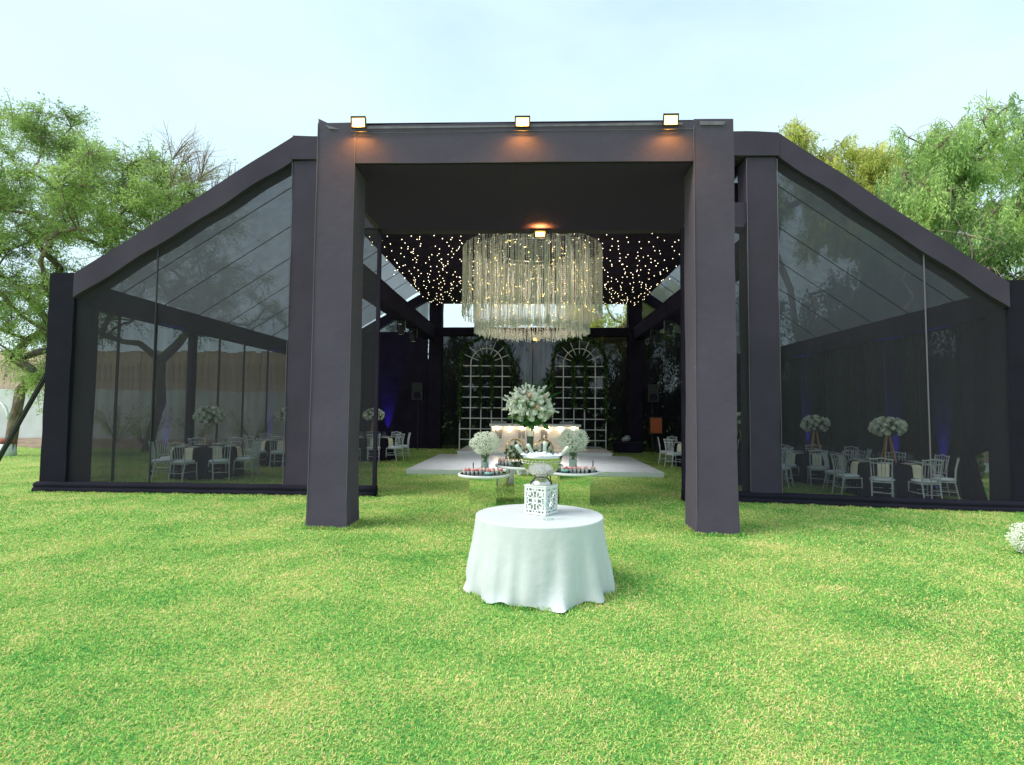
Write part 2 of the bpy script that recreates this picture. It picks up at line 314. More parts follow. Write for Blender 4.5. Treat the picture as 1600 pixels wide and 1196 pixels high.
def tufts(path, dens, out_, ln, wd):
    global base
    pts = []
    for (xa, ya), (xb, yb) in zip(path, path[1:]):
        n = int(math.hypot(xb-xa, yb-ya)*dens); u = rng.uniform(0, 1, n); pts.append(np.stack([xa+(xb-xa)*u, ya+(yb-ya)*u], 1))
    P = np.concatenate(pts); n = len(P); P = P+rng.normal(0, out_, (n, 2)); ang = rng.uniform(0, 2*np.pi, n); lean = rng.uniform(.2, .9, n); l = ln*rng.uniform(.5, 1.4, n)*(1+.25*np.sin(P[:, 0]*5)*np.sin(P[:, 0]*13)); w = wd*rng.uniform(.7, 1.3, n)
    c, s_ = np.cos(ang), np.sin(ang); p0 = np.stack([P[:, 0], P[:, 1], gznp(P[:, 0])-.003], 1); sd_ = np.stack([-s_*w/2, c*w/2, 0*w], 1)
    md = p0+np.stack([c*l*.3*lean, s_*l*.3*lean, l*.5], 1); tp = p0+np.stack([c*l*.8*lean, s_*l*.8*lean, l*.9], 1)
    V = np.stack([p0, md+sd_, tp, md-sd_], 1).reshape(-1, 3); k = np.arange(n)*4+base
    Fs.append(np.stack([k, k+1, k+3], 1)); Fs.append(np.stack([k+3, k+1, k+2], 1)); Vs.append(V); Rs.append(np.repeat(rng.uniform(0, 1, n), 4)); base += n*4
for cx0, cx1 in ((-3.32, -2.66), (2.34, 2.98)): tufts([(cx0, 8.62), (cx0, 8.0), (cx1, 8.0), (cx1, 8.62)], 900, .02, .055, .006)
tufts([(-10.2, 10.93), (-3.14, 10.93)], 420, .03, .042, .008); tufts([(3.0, 10.93), (10.0, 10.93)], 420, .03, .042, .008)
tufts([(.08+.745*math.cos(a*math.pi/12), 5.66+.745*math.sin(a*math.pi/12)) for a in range(25)], 700, .02, .045, .005)
tag(npmesh('lawn_grass', np.concatenate(Vs), np.concatenate(Fs), GRASS, rnd=np.concatenate(Rs)), 'short bright green lawn with dry yellow patches in front of and inside the tent', 'grass', kind='stuff')

# ------------------------------------------------------------------ the tent
TY = 11.1; BY = 25.0
tent = thing('event_tent', 'wide black fabric event tent with sloping mesh wings and flat raised centre', 'tent', (0, TY, 0))
def post(x0, x1, y0, y1, z1, seed, m=FABM): return fabric_box(x0, x1, y0, y1, gz((x0+x1)/2)-.02, z1, 'post', tent, m, flare=.03, seed=seed)
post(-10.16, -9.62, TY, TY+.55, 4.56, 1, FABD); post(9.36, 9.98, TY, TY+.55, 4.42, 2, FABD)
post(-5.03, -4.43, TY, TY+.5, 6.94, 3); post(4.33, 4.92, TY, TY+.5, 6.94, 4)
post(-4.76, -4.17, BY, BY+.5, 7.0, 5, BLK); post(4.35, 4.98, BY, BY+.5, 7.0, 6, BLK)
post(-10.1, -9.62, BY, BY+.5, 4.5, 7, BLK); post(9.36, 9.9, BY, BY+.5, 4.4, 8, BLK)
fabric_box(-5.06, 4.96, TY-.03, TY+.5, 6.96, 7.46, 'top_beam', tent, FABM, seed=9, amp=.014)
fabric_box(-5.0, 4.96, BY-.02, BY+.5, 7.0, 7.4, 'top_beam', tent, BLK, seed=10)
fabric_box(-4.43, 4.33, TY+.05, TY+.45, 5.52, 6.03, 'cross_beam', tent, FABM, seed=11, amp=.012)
fabric_box(-4.17, 4.35, BY+.03, BY+.45, 5.19, 5.57, 'cross_beam', tent, BLK, seed=12)
def rafter(xa, za, xb, zb, y0, y1, th, seed, m=FABM):
    n = 26; b = MB(); rr = random.Random(seed); ph = rr.uniform(0, 6)
    for i in range(n+1):
        t_ = i/n; x = xa+(xb-xa)*t_; z = za+(zb-za)*t_+.008*math.sin(t_*9+ph); w = .012*math.sin(t_*17+ph); h = th*(1+.03*math.sin(t_*23+ph))
        b.v += [(x, y0+w, z), (x, y0+w, z-h), (x, y1, z-h), (x, y1, z)]
    for i in range(n):
        o = i*4
        for a, c in ((0, 1), (1, 2), (2, 3), (3, 0)): b.f.append((o+a, o+c, o+4+c, o+4+a))
    b.f += [(0, 3, 2, 1), (n*4, n*4+1, n*4+2, n*4+3)]
    o = b.build('rafter', m, tent, smooth=True); o.data.set_sharp_from_angle(angle=R(40)); return o
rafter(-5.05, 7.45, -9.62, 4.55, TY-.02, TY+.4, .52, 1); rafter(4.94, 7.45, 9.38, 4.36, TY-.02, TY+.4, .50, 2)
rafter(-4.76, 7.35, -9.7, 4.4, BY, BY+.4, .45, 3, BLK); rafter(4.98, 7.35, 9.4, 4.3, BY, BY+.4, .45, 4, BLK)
# longitudinal beams
def beamY(x0, x1, z0, z1, name, m, seed): return fabric_box(x0, x1, TY+.55, BY, z0, z1, name, tent, m, seed=seed, res=.6)
beamY(-10.1, -9.66, 3.97, 4.45, 'eave_beam', BLK, 21); beamY(9.42, 9.9, 3.79, 4.28, 'eave_beam', BLK, 22)
beamY(-4.98, -4.45, 5.0, 5.58, 'side_beam', BLK, 23); beamY(4.55, 5.05, 5.0, 5.58, 'side_beam', BLK, 24)
# bottom valance rolls
def valance(x0, x1, seed):
    n = int((x1-x0)/.25); b = MB(); rr = random.Random(seed); prof = [(.0, 0.), (-.13, .0), (-.15, .06), (-.12, .11), (-.10, .125), (-.13, .15), (-.10, .20), (-.02, .22), (.12, .21), (.12, 0)]
    for i in range(n+1):
        x = x0+(x1-x0)*i/n; k = 1+.05*math.sin(i*.9+seed)
        for py, pz in prof: b.v.append((x, TY+.02+py*k, gz(x)-.01+pz*(1+.02*math.sin(i*1.7))))
    p = len(prof)
    for i in range(n):
        for j in range(p): q = (j+1) % p; b.f.append((i*p+j, (i+1)*p+j, (i+1)*p+q, i*p+q))
    b.f += [tuple(range(p)), tuple(n*p+j for j in range(p))[::-1]]
    return b.build('valance', FABD, tent, smooth=True)
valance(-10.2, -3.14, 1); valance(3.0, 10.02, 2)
# mesh walls, front: each panel a part
def sheet(name, pts, m, nu=10, nv=6, amp=0., parent=tent):
    a, b_, c, d = [Vector(p) for p in pts]; n = (b_-a).cross(d-a).normalized(); q = MB()
    for j in range(nv+1):
        for i in range(nu+1):
            u, v = i/nu, j/nv; p = a.lerp(b_, u).lerp(d.lerp(c, u), v); p = p+n*amp*math.sin(u*9+v*3+a.x)*math.sin(math.pi*v)
            q.v.append(tuple(p))
    for j in range(nv):
        for i in range(nu): o = j*(nu+1)+i; q.f.append((o, o+1, o+nu+2, o+nu+1))
    return q.build(name, m, parent, smooth=True)
FY = TY+.06
def rz_l(x): return 7.45+(x+5.05)*(7.45-4.55)/(9.62-5.05)
def rz_r(x): return 7.45-(x-4.94)*(7.45-4.36)/(9.38-4.94)
def front_panel(xa, xb, za, zb):
    return sheet('mesh_panel', [(xa, FY, gz(xa)+.15), (xb, FY, gz(xb)+.15), (xb, FY, zb), (xa, FY, za)], MESHF, 12, 8, .01)
front_panel(-9.6, -7.87, 4.1, rz_l(-7.87)-.45); front_panel(-7.87, -5.02, rz_l(-7.87)-.45, rz_l(-5.02)-.45); front_panel(-4.43, -3.15, 5.6, 5.6)
front_panel(4.9, 7.82, rz_r(4.9)-.45, rz_r(7.82)-.45); front_panel(7.82, 9.36, rz_r(7.82)-.45, 3.95); front_panel(3.03, 4.33, 5.6, 5.6)
MB().tube([(-7.87, FY-.015, .15), (-7.88, FY-.015, rz_l(-7.87)-.5)], .016).build('seam_rope', SEAM, tent)
MB().tube([(7.82, FY-.015, .1), (7.80, FY-.015, rz_r(7.82)-.5)], .014).build('seam_rope', SEAML, tent)
for x in (-5.045, 4.925, 4.318, -4.42):
    MB().tube([(x, TY-.012, gz(x)+.2), (x, TY-.012, 6.9)], .007, 5).build('seam', SEAML, tent)
MB().box(-3.22, -3.15, FY-.04, FY+.05, .2, 5.5).build('door_pole', BLK, tent); MB().box(3.0, 3.06, FY-.04, FY+.05, .2, 5.5).build('door_pole', BLK, tent)
# side and back walls
LX, RX = -9.9, 9.7
ls = [12.05, 12.75, 14.05, 15.66, 17., 18.5, 20.2, 21.8, 23.4, BY]
for a, c in zip(ls, ls[1:]): sheet('mesh_panel', [(LX, a, 0), (LX, c, 0), (LX, c, 4.1), (LX, a, 4.1)], MESHS, 4, 6, .02)
rs = [12.75, 14.1, 15.45, 16.6, 18.4, 20.1, 21.8, 23.4, BY]
for a, c in zip(rs, rs[1:]): sheet('mesh_panel', [(RX, c, -.12), (RX, a, -.12), (RX, a, 3.95), (RX, c, 3.95)], MESHB, 4, 6, .02)
for a in ls[1:-1]: MB().box(LX-.02, LX+.03, a-.02, a+.02, 0, 4.05).build('wall_seam', SEAM, tent)
for a in rs[1:-1]: MB().box(RX-.03, RX+.02, a-.02, a+.02, -.12, 3.9).build('wall_seam', SEAM, tent)
MB().box(LX-.1, LX+.06, 15.56, 15.76, 0, 4.1).build('wall_post', BLK, tent); MB().box(RX-.06, RX+.1, 16.5, 16.7, -.1, 3.9).build('wall_post', BLK, tent)
sheet('drape', [(LX+.05, TY+.5, 0), (LX+.05, 12.05, 0), (LX+.05, 12.05, 4.1), (LX+.05, TY+.5, 4.1)], BLK, 8, 4, .03)
# right drape gathered at the bottom, leaving a slit to the garden
b = MB(); nu = 24; nv = 16
for j in range(nv+1):
    v = j/nv; yend_ = 0; yend = 11.6 if v > .31 else 12.42-.40*max(0, (.31-v)/.31)**1.3
    for i in range(nu+1):
        u = i/nu; y = 13.4+(yend-13.4)*u if False else yend+(12.80-yend)*u
        b.v.append((RX-.1+.04*math.sin(u*20+v*2), y, -.12+4.0*v))
for j in range(nv):
    for i in range(nu): o = j*(nu+1)+i; b.f.append((o, o+1, o+nu+2, o+nu+1))
b.build('drape', BLK, tent, smooth=True)
sheet('drape', [(RX-.12, 11.98, -.12), (RX-.12, TY+.5, -.12), (RX-.12, TY+.5, 3.9), (RX-.12, 11.98, 3.9)], BLK, 6, 4, .02)
for k, (xa, xb, m_) in enumerate(((-9.7, -8.1, BLK), (-8.1, -6.4, BLK), (-6.4, -4.76, BLK), (4.98, 6.5, MESHB), (6.5, 8.1, MESHB), (8.1, 9.6, MESHB))):
    sheet('wall_panel', [(xa, BY+.1, -.12), (xb, BY+.1, -.12), (xb, BY+.1, 4.1), (xa, BY+.1, 4.1)], m_, 8, 6, .03)
def zr_b(x, side): return 7.2-(abs(x)-4.76)*(7.2-4.1)/(4.94 if side < 0 else 4.5)
for side, m_ in ((-1, BLK), (1, MESHB)):
    xo, zc = (-9.7, 5.35) if side < 0 else (9.4, 5.35); xm = side*(4.76+(7.2-zc)/(3.1/(4.94 if side < 0 else 4.64)))
    MB().add([(xo, BY+.1, 4.1), (side*4.8, BY+.1, 4.1), (side*4.8, BY+.1, zc), (xm, BY+.1, zc)], [(0, 1, 2, 3)]).build('gable_panel', m_, tent)
    MB().add([(xm, BY+.1, zc), (side*4.8, BY+.1, zc), (side*4.8, BY+.1, 7.2)], [(0, 1, 2)]).build('gable_mesh', MESHR, tent)
bx = [-4.17, -3.3, 0.02, 3.25, 4.35]
for a, c in zip(bx, bx[1:]): sheet('mesh_panel', [(a, BY+.1, 0), (c, BY+.1, 0), (c, BY+.1, 5.22), (a, BY+.1, 5.22)], MESHB, 8, 6, .015)
for a in bx[1:-1]: MB().box(a-.02, a+.02, BY+.05, BY+.09, 0, 5.2).build('wall_seam', SEAM, tent)
# wing roofs in strips between seams; centre roof
def roofstrip(side, y0, y1):
    q = MB(); n = 14
    for i in range(n+1):
        t_ = i/n
        for y in (y0, (y0+y1)/2, y1):
            x = (-4.9-(5.15)*t_) if side < 0 else (4.85+4.95*t_); z = (rz_l(x) if side < 0 else rz_r(x))+.03
            z -= .05*math.sin(math.pi*(y-y0)/(y1-y0)) + .012*math.sin(t_*30+y*3)
            q.v.append((x, y, z))
    for i in range(n):
        for j in range(2): o = i*3+j; q.f.append((o, o+1, o+4, o+3))
    return q.build('roof_panel', MESHR, tent, smooth=True)
ry = [TY+.2, 12.6, 14.1, 15.6, 17.1, 18.6, 20.1, 21.6, 23.1, BY+.4]
for a, c in zip(ry, ry[1:]): roofstrip(-1, a, c); roofstrip(1, a, c)
for a in ry[1:-1]:
    MB().tube([(-4.95, a, rz_l(-4.95)-.02), (-9.9, a, rz_l(-9.9)-.02)], .012, 5).build('purlin', SEAM, tent)
    MB().tube([(4.9, a, rz_r(4.9)-.02), (9.7, a, rz_r(9.7)-.02)], .012, 5).build('purlin', SEAM, tent)
# loose edge of the wing roof cloth showing above the front rafters
for sgn in (-1, 1):
    q = MB(); n = 18
    for i in range(n+1):
        t_ = i/n; x = (-4.95-4.3*t_) if sgn < 0 else (4.9+4.2*t_); zr = (rz_l(x) if sgn < 0 else rz_r(x)); h = .02+.13*math.sin(math.pi*min(1, t_*1.35))**.7 if t_ < .74 else .02
        q.v += [(x, TY+.12, zr-.02), (x, TY+.17, zr+h*(.55 if sgn > 0 else 1))]
    for i in range(n): q.f.append((2*i, 2*i+2, 2*i+3, 2*i+1))
    q.build('roof_edge', MESHR, tent)
    q = MB(); n = 12
    for i in range(n):
        x0 = (-5.1-.27*i) if sgn < 0 else (5.05+.27*i); zf = rz_l if sgn < 0 else rz_r
        x1 = x0+(-.27 if sgn < 0 else .27); q.tube([(x0, TY+.2, zf(x0)-.02), ((x0+x1)/2, TY+.2, zf((x0+x1)/2)+.09*math.sin(math.pi*(i+.5)/n))], .009, 4)
    tag(q.build('truss_web', DARKM, tent), kind='stuff')
sheet('centre_roof', [(-5.0, TY+.2, 7.5), (4.95, TY+.2, 7.5), (4.95, BY+.4, 7.48), (-5.0, BY+.4, 7.48)], BLK, 6, 8, .02)
# starry ceiling with bulbs
SC = sheet('star_ceiling', [(-4.74, TY+.5, 6.62), (4.84, TY+.5, 6.62), (4.84, BY, 6.64), (-4.74, BY, 6.64)], BLK, 10, 12, .02)
bulb_b = MB(); bulb_b.ball((0, 0, 0), .0092, 6); spots = []
for i in range(29):
    x = -4.6+i*.33; ph = random.uniform(0, 6)
    y = TY+2.6+random.uniform(0, .3)
    while y < BY-.1:
        x_ = x+.13*math.sin(y*2.1+ph)+random.gauss(0, .10)
        if random.random() > .12: spots.append((x_, y, 6.58-random.uniform(0, .05)))
        y += random.uniform(.2, .50)
spots.sort(key=lambda s: s[1])
b0 = bulb_b.build('fairy_bulb', BULB, SC, shift=False); b0.location = Vector(spots[0])-tent.location
for s in spots[1:290]: copypart(b0, SC, Vector(s)-Vector(tent.location))
q = MB()
for s in spots[290:]: q.octa(s, .0125)
tag(q.build('fairy_bulb', BULB, SC), kind='stuff')

# ------------------------------------------------------------------ entrance portal
portal = thing('entrance_portal', 'tall black fabric wrapped entrance frame with two square columns in front of tent', 'portal', (-.17, 8.3, 0))
PX0, PX1 = -3.29, 2.95
fabric_box(PX0, PX0+.58, 8.05, 8.6, -.02, 6.1, 'column', portal, flare=.07, seed=31, amp=.004)
fabric_box(PX1-.58, PX1, 8.05, 8.6, -.02, 6.1, 'column', portal, flare=.07, seed=32, amp=.004)
fabric_box(PX0+.58, PX1-.58, 8.055, 8.55, 5.47, 6.07, 'lintel', portal, seed=33, amp=.007)
fabric_box(PX0+.02, PX0+.3, 8.6, TY+.02, 5.50, 6.0, 'side_beam', portal, seed=34); fabric_box(PX1-.3, PX1-.02, 8.6, TY+.02, 5.50, 6.0, 'side_beam', portal, seed=35)
sheet('ceiling', [(PX0+.585, 8.075, 5.452), (PX1-.585, 8.075, 5.452), (PX1-.585, 8.62, 5.456), (PX0+.585, 8.62, 5.456)], mat('shaded_ceiling_fabric', (.060, .040, .105), .95, bump=.2, bscale=2, spec=.1), 8, 3, .0, portal)  # same portal fabric; shade of the underside put into a darker, purpler colour
sheet('ceiling', [(PX0+.1, 8.615, 5.47), (PX1-.02, 8.615, 5.47), (PX1+.05, TY+.08, 5.47), (PX0+.16, TY+.08, 5.47)], bpy.data.materials['shaded_ceiling_fabric'], 8, 6, .010, portal)
sheet('top_cover', [(PX0+.1, 8.1, 6.115), (PX1-.05, 8.1, 6.115), (PX1-.05, TY, 6.10), (PX0+.1, TY, 6.10)], FAB, 8, 6, .01, portal)
for x in (PX0+.583, PX1-.583): MB().tube([(x, 8.042, .05), (x, 8.042, 6.0)], .005, 5).build('seam', SEAML, portal)
MB().tube([(PX0+.01, 8.04, .05), (PX0+.01, 8.04, 6.05)], .006, 5).build('seam', SEAML, portal)
MB().tube([(PX0+.6, 8.043, 5.93), (PX1-.6, 8.043, 5.95)], .004, 5).build('seam', SEAML, portal)
# peaked fabric corner at the left and pale underlayer strips
MB().add([(PX0+.01, 8.06, 6.08), (PX0+.16, 8.06, 6.10), (PX0, 8.07, 6.18), (PX0+.02, 8.3, 6.1)], [(0, 1, 2), (0, 2, 3), (1, 3, 2)]).build('fabric_peak', FAB, portal)
STRIP = mat('thin_fabric', (.15, .135, .17), .8, var=.2, vscale=9)
MB().add([(PX0+.7, 8.036, 5.995), (PX1-.75, 8.036, 6.01), (PX1-.75, 8.036, 6.045), (-.2, 8.034, 6.03), (PX0+.7, 8.036, 6.03)], [(0, 1, 2, 3, 4)]).build('thin_edge', STRIP, portal)
MB().add([(PX1-.5, 8.03, 6.0), (PX1-.15, 8.03, 6.0), (PX1-.12, 8.03, 6.05), (PX1-.5, 8.03, 6.06)], [(0, 1, 2, 3)]).build('thin_edge', STRIP, portal)
MB().add([(PX0+.12, 8.03, 6.06), (PX0+.36, 8.03, 5.99), (PX0+.18, 8.03, 6.0)], [(0, 1, 2)]).build('thin_edge', STRIP, portal)

# ------------------------------------------------------------------ floodlights
def flood(x, y, z, w, h, label, tilt=0., energy=20, down=True):
    t_ = thing('floodlight', label, 'floodlight', (x, y, z), 0, 'warm floodlights on the tent')
    mt = Matrix.Rotation(tilt, 4, 'X')
    def bb(q, *a): q.box(*a, mtx=mt); return q
    q = bb(MB(), -w/2, w/2, 0, .05, 0, h); q.build('housing', DARKM, t_, shift=False)
    q = MB(); bb(q, -w/2-.008, w/2+.008, -.012, 0, h-.014, h+.01); bb(q, -w/2-.008, -w/2+.01, -.012, 0, 0, h-.014); bb(q, w/2-.01, w/2+.008, -.012, 0, 0, h-.014); q.build('frame', DARKM, t_, shift=False)
    bb(MB(), -w/2+.012, w/2-.012, -.006, -.002, .008, h-.018).build('lens', LAMP, t_, shift=False)
    MB().tube([(-w/2-.01, .03, h*.5), (-w/2-.01, .05, -.04), (w/2+.01, .05, -.04), (w/2+.01, .03, h*.5)], .008, 5).build('bracket', DARKM, t_, shift=False)
    ld = bpy.data.lights.new('flood_glow', 'SPOT'); ld.energy = energy; ld.color = (1, .40, .06); ld.spot_size = R(140); ld.spot_blend = .9; ld.shadow_soft_size = .06
    lo = bpy.data.objects.new('flood_glow', ld); COL.objects.link(lo); lo.parent = t_; lo.location = (0, -.07, h*.3)
    lo.rotation_euler = (R(20) if down else R(170), 0, 0)
    return t_
flood(-2.62, 7.93, 5.96, .21, .15, 'lit floodlight near the left end of the portal top', .15, 17)
flood(-.17, 7.93, 5.95, .21, .14, 'lit floodlight at the middle of the portal top', .15, 17)
flood(2.0, 7.93, 5.95, .21, .15, 'lit floodlight near the right end of the portal top', .15, 17)
flood(.14, 11.0, 5.27, .21, .12, 'lit floodlight hanging under the rear edge of the portal ceiling', 0, 40, False)
flood(.16, BY-.12, 4.95, .26, .16, 'small lit floodlight on the back wall between the two trellises', 0, 8, True)

# ------------------------------------------------------------------ chandelier
ch = thing('chandelier', 'huge round two tier crystal strand chandelier hanging under the starry ceiling', 'chandelier', (.0, 15.5, 6.62))
CX, CY = -.02, 15.5
for k, (rad, z) in enumerate(((1.96, 6.33), (1.61, 6.33), (1.15, 6.33))):
    MB().tube([(CX+rad*math.cos(i*math.pi/24), CY+rad*math.sin(i*math.pi/24), z) for i in range(49)], .018, 6).build('ring', CHROME, ch)
q = MB()
for i in range(6): a = i*math.pi/3; q = MB().tube([(CX+1.96*math.cos(a), CY+1.96*math.sin(a), 6.33), (CX+1.9*math.cos(a), CY+1.9*math.sin(a), 6.63)], .01, 4); q.build('hanger', DARKM, ch)
for a in (0, math.pi/3, 2*math.pi/3): MB().tube([(CX+1.95*math.cos(a), CY+1.95*math.sin(a), 6.335), (CX-1.95*math.cos(a), CY-1.95*math.sin(a), 6.335)], .014, 5).build('spoke', DARKM, ch)
OC = np.array([(1, 0, 0), (0, 1, 0), (-1, 0, 0), (0, -1, 0), (0, 0, 1), (0, 0, -1)], float)
OF = np.array([(0, 1, 4), (1, 2, 4), (2, 3, 4), (3, 0, 4), (1, 0, 5), (2, 1, 5), (3, 2, 5), (0, 3, 5)])
def beads(P, r, h):
    n = len(P); sc = np.stack([r, r, h], 1); V = (P[:, None, :]+OC[None]*sc[:, None, :]).reshape(-1, 3)
    F_ = (np.arange(n)[:, None, None]*6+OF[None]).reshape(-1, 3); return V, F_
def tier(rad, ztop, zbot, n, sp, name, gap=None, jit=.05):
    P = []
    for i in range(n):
        a = 2*math.pi*i/n+random.uniform(-.5, .5)*2*math.pi/n+.03*math.sin(i*.7); zb = zbot+random.uniform(-jit, jit)
        if random.random() < .06: continue
        off = random.uniform(0, sp); k = int((ztop-zb)/sp)
        rr_ = rad+random.uniform(-.02, .02)
        for j in range(k): P.append((CX+rr_*math.cos(a), CY+rr_*math.sin(a), ztop-off-j*sp))
    P = np.array(P); r_ = rng.uniform(.009, .016, len(P)); r_[P[:, 2] < zbot+.17] *= 1.5
    V, F_ = beads(P, r_, r_*1.7); return tag(npmesh(name, V, F_, CRYS, ch), kind='stuff')
tier(1.96, 6.33, 4.42, 330, .046, 'outer_strands', jit=.10); tier(1.61, 6.33, 3.93, 290, .046, 'middle_strands', jit=.06); tier(1.15, 6.33, 3.97, 120, .06, 'inner_strands')
tier(1.58, 4.22, 3.95, 300, .045, 'crystal_fringe'); tier(1.3, 4.22, 3.93, 200, .045, 'crystal_fringe')
P = []
for i in range(330):
    a = random.uniform(0, 6.283); rr_ = random.choice((1.9, 1.6, 1.58, 1.1)); P.append((CX+rr_*math.cos(a), CY+rr_*math.sin(a), random.uniform(4.3 if rr_ < 1.8 else 4.5, 6.2)))
P = np.array(P); V, F_ = beads(P, np.full(len(P), .012), np.full(len(P), .014)); tag(npmesh('warm_lights', V, F_, CORE, ch), kind='stuff')

for k in range(5):
    ld = bpy.data.lights.new('chandelier_glow', 'POINT'); ld.energy = 9; ld.color = (1, .86, .66); ld.shadow_soft_size = .15; lo = bpy.data.objects.new('chandelier_glow', ld); COL.objects.link(lo); lo.parent = ch
    lo.location = ((.75*math.cos(k*1.257), .75*math.sin(k*1.257), -.9-.25*(k % 2)) if k < 4 else (0, 0, -1.5))
ld = bpy.data.lights.new('added_floor_fill', 'SPOT'); ld.energy = 420; ld.color = (.96, .97, 1); ld.spot_size = R(112); ld.spot_blend = 1; ld.shadow_soft_size = .4; lo = bpy.data.objects.new('added_floor_fill', ld); COL.objects.link(lo); lo.parent = ch; lo.location = (0, .6, -2.75)  # added fill spot to brighten the dance floor, not a lamp of the chandelier
# ------------------------------------------------------------------ dance floor, stage, DJ bar, trellises
df = thing('dance_floor', 'large white glossy plank dance floor laid on the grass inside tent', 'dance floor', (.1, 18., 0))
MB().box(-3.42, 3.56, 15.02, 20.4, .0, .105).build('base', PAINTW, df)
n = 18; yy0 = 15.02; st = (20.4-15.02)/n
for i in range(n):
    MB().box(-3.42, 3.56, yy0+i*st+.006, yy0+(i+1)*st-.006, .107, .13+random.uniform(-.001, .001)).build('plank', FLOORW, df)
stg = thing('stage', 'low white stage platform behind the dance floor', 'stage', (.1, 22.5, 0))
MB().box(-2.75, 2.95, 20.46, 24.2, 0, .20).build('base', PAINTW, stg); MB().box(-2.78, 2.98, 20.43, 24.22, .202, .235).build('top', FLOORW, stg)
bar = thing('dj_bar', 'white DJ counter with warm spot lights under its top on stage', 'bar', (.1, 22.7, .235))
bx0, bx1 = -1.72, 1.98
MB().box(bx0+.08, bx1-.08, 22.4, 23.1, .236, 1.12).build('front_panel', PAINTW, bar)
MB().box(bx0, bx1, 22.3, 23.2, 1.122, 1.22).build('counter_top', PAINTW, bar)
for i in range(7):
    x = bx0+.3+i*(bx1-bx0-.6)/6; MB().lathe([(.055, 0), (.055, .02)], (x, 22.36, 1.10), 10).build('spot_lamp', BARL, bar)
    ld = bpy.data.lights.new('bar_glow', 'POINT'); ld.energy = 2.2; ld.color = (1, .7, .4); ld.shadow_soft_size = .04; lo = bpy.data.objects.new('bar_glow', ld); COL.objects.link(lo); lo.parent = bar; lo.location = (x-.1, 22.36-22.7, 1.05-.235)
for x in (-1.35, -.42, .5, 1.4):
    MB().box(x-.13, x+.13, 22.385, 22.397, .62, 1.0).build('niche', GREYM, bar)
for i, x in enumerate((-1.35, -.42, .5, 1.4)):
    q = MB().lathe([(.04, 0), (.042, .16), (.015, .23), (.015, .30)], (x, 22.34, .236+.24), 10); 
    o = q.build('bottle', BOTTLE, None, smooth=True); tag(o, ('white bottle standing in the %s niche on the DJ counter front' % ('far left', 'left middle', 'right middle', 'far right')[i]), 'bottle', 'bottles in the counter niches')
    MB().box(x-.07, x+.07, 22.29, 22.384, .44, .472).build('niche_shelf', PAINTW, bar)
for i, x in enumerate((-1.35, 1.45)):
    d = thing('dj_deck', 'grey DJ mixer deck on the %s end of the counter' % ('left' if i == 0 else 'right'), 'DJ deck', (x, 22.75, 1.222))
    MB().box(x-.3, x+.3, 22.55, 22.95, 1.222, 1.32).build('body', GREYM, d)
    for k in (-.15, .15): MB().lathe([(.09, 0), (.09, .02)], (x+k, 22.73, 1.321), 14).build('jog_wheel', CHROME, d)
    MB().box(x-.04, x+.04, 22.6, 22.66, 1.321, 1.345).build('fader', DARKM, d)
GARL = foliage_mat('garland_leaf', (.03, .06, .02), (.07, .14, .04), (.14, .24, .07), patch=3)
LATT = mat('bright_white_lattice', (.93, .92, .90), .5)
def trellis(x0, x1, label, seed):
    T = thing('trellis', label, 'trellis', ((x0+x1)/2, 24.6, 0)); y = 24.6; w = .042; n = 5; dx = (x1-x0)/n; r = (x1-x0)/2; cx = (x0+x1)/2; zs = 3.85
    def bar_(xa, xb, za, zb): MB().box(xa, xb, y-.02, y+.02, za, zb).build('slat', LATT, T)
    for i in range(n+1):
        x = x0+i*dx; bar_(x-w/2, x+w/2, .0, zs if i not in (2, 3) else zs)
    for j in range(8): z = .47*(j+1); MB().box(x0-w/2, x1+w/2, y-.045, y-.022, z-w/2, z+w/2).build('slat', LATT, T)
    def arc(rad, nm, th): MB().tube([(cx+rad*math.cos(a), y, zs+rad*math.sin(a)) for a in [math.pi*i/24 for i in range(25)]], th, 5).build(nm, LATT, T)
    arc(r, 'outer_arch', .02); arc(r-dx, 'inner_arch', .024)
    for i in range(1, 8):
        a = math.pi*i/8; MB().tube([(cx+(r*.34)*math.cos(a), y-.03, zs+(r*.34)*math.sin(a)), (cx+r*.93*math.cos(a), y-.03, zs+r*.93*math.sin(a))], .02, 4).build('spoke', LATT, T)
    # leafy garlands over the outer frame and around the inner arch
    rr = random.Random(seed); G_ = thing('leaf_garland', 'dark leafy garland draped over %s' % label.split(' with')[0].replace('tall ', ''), 'garland', (cx, y-.08, zs))
    def garl(path, th, dens, nm):
        P = []
        for a, c in zip(path, path[1:]):
            L_ = (Vector(c)-Vector(a)).length
            for i in range(int(L_*dens)): u = rr.random(); p = Vector(a).lerp(Vector(c), u); P.append((p.x+rr.gauss(0, th), p.y-.06+rr.gauss(0, th*.6), p.z+rr.gauss(0, th)))
        P = np.array(P); V, F_, R_ = leaves(P, .09, .5); return tag(npmesh(nm, V, F_, GARL, G_, rnd=R_), kind='stuff')
    op = [(x0, y, 1.3 if seed == 1 else 1.9)]+[(x0, y, z) for z in (2.4, 3)]+[(cx-r*math.cos(math.pi*i/16), y, zs+r*math.sin(math.pi*i/16)) for i in range(17)]+[(x1, y, 3), (x1, y, 2.2 if seed == 1 else 1.3)]
    garl(op, .05, 420, 'foliage'); ip = [(cx-.27, y, 1.85), (cx-.27, y, 3.3)]+[(cx-.27*math.cos(math.pi*i/8), y, zs+.08+.28*math.sin(math.pi*i/8)) for i in range(9)]+[(cx+.27, y, 1.8)]
    garl(ip, .04, 420, 'foliage')
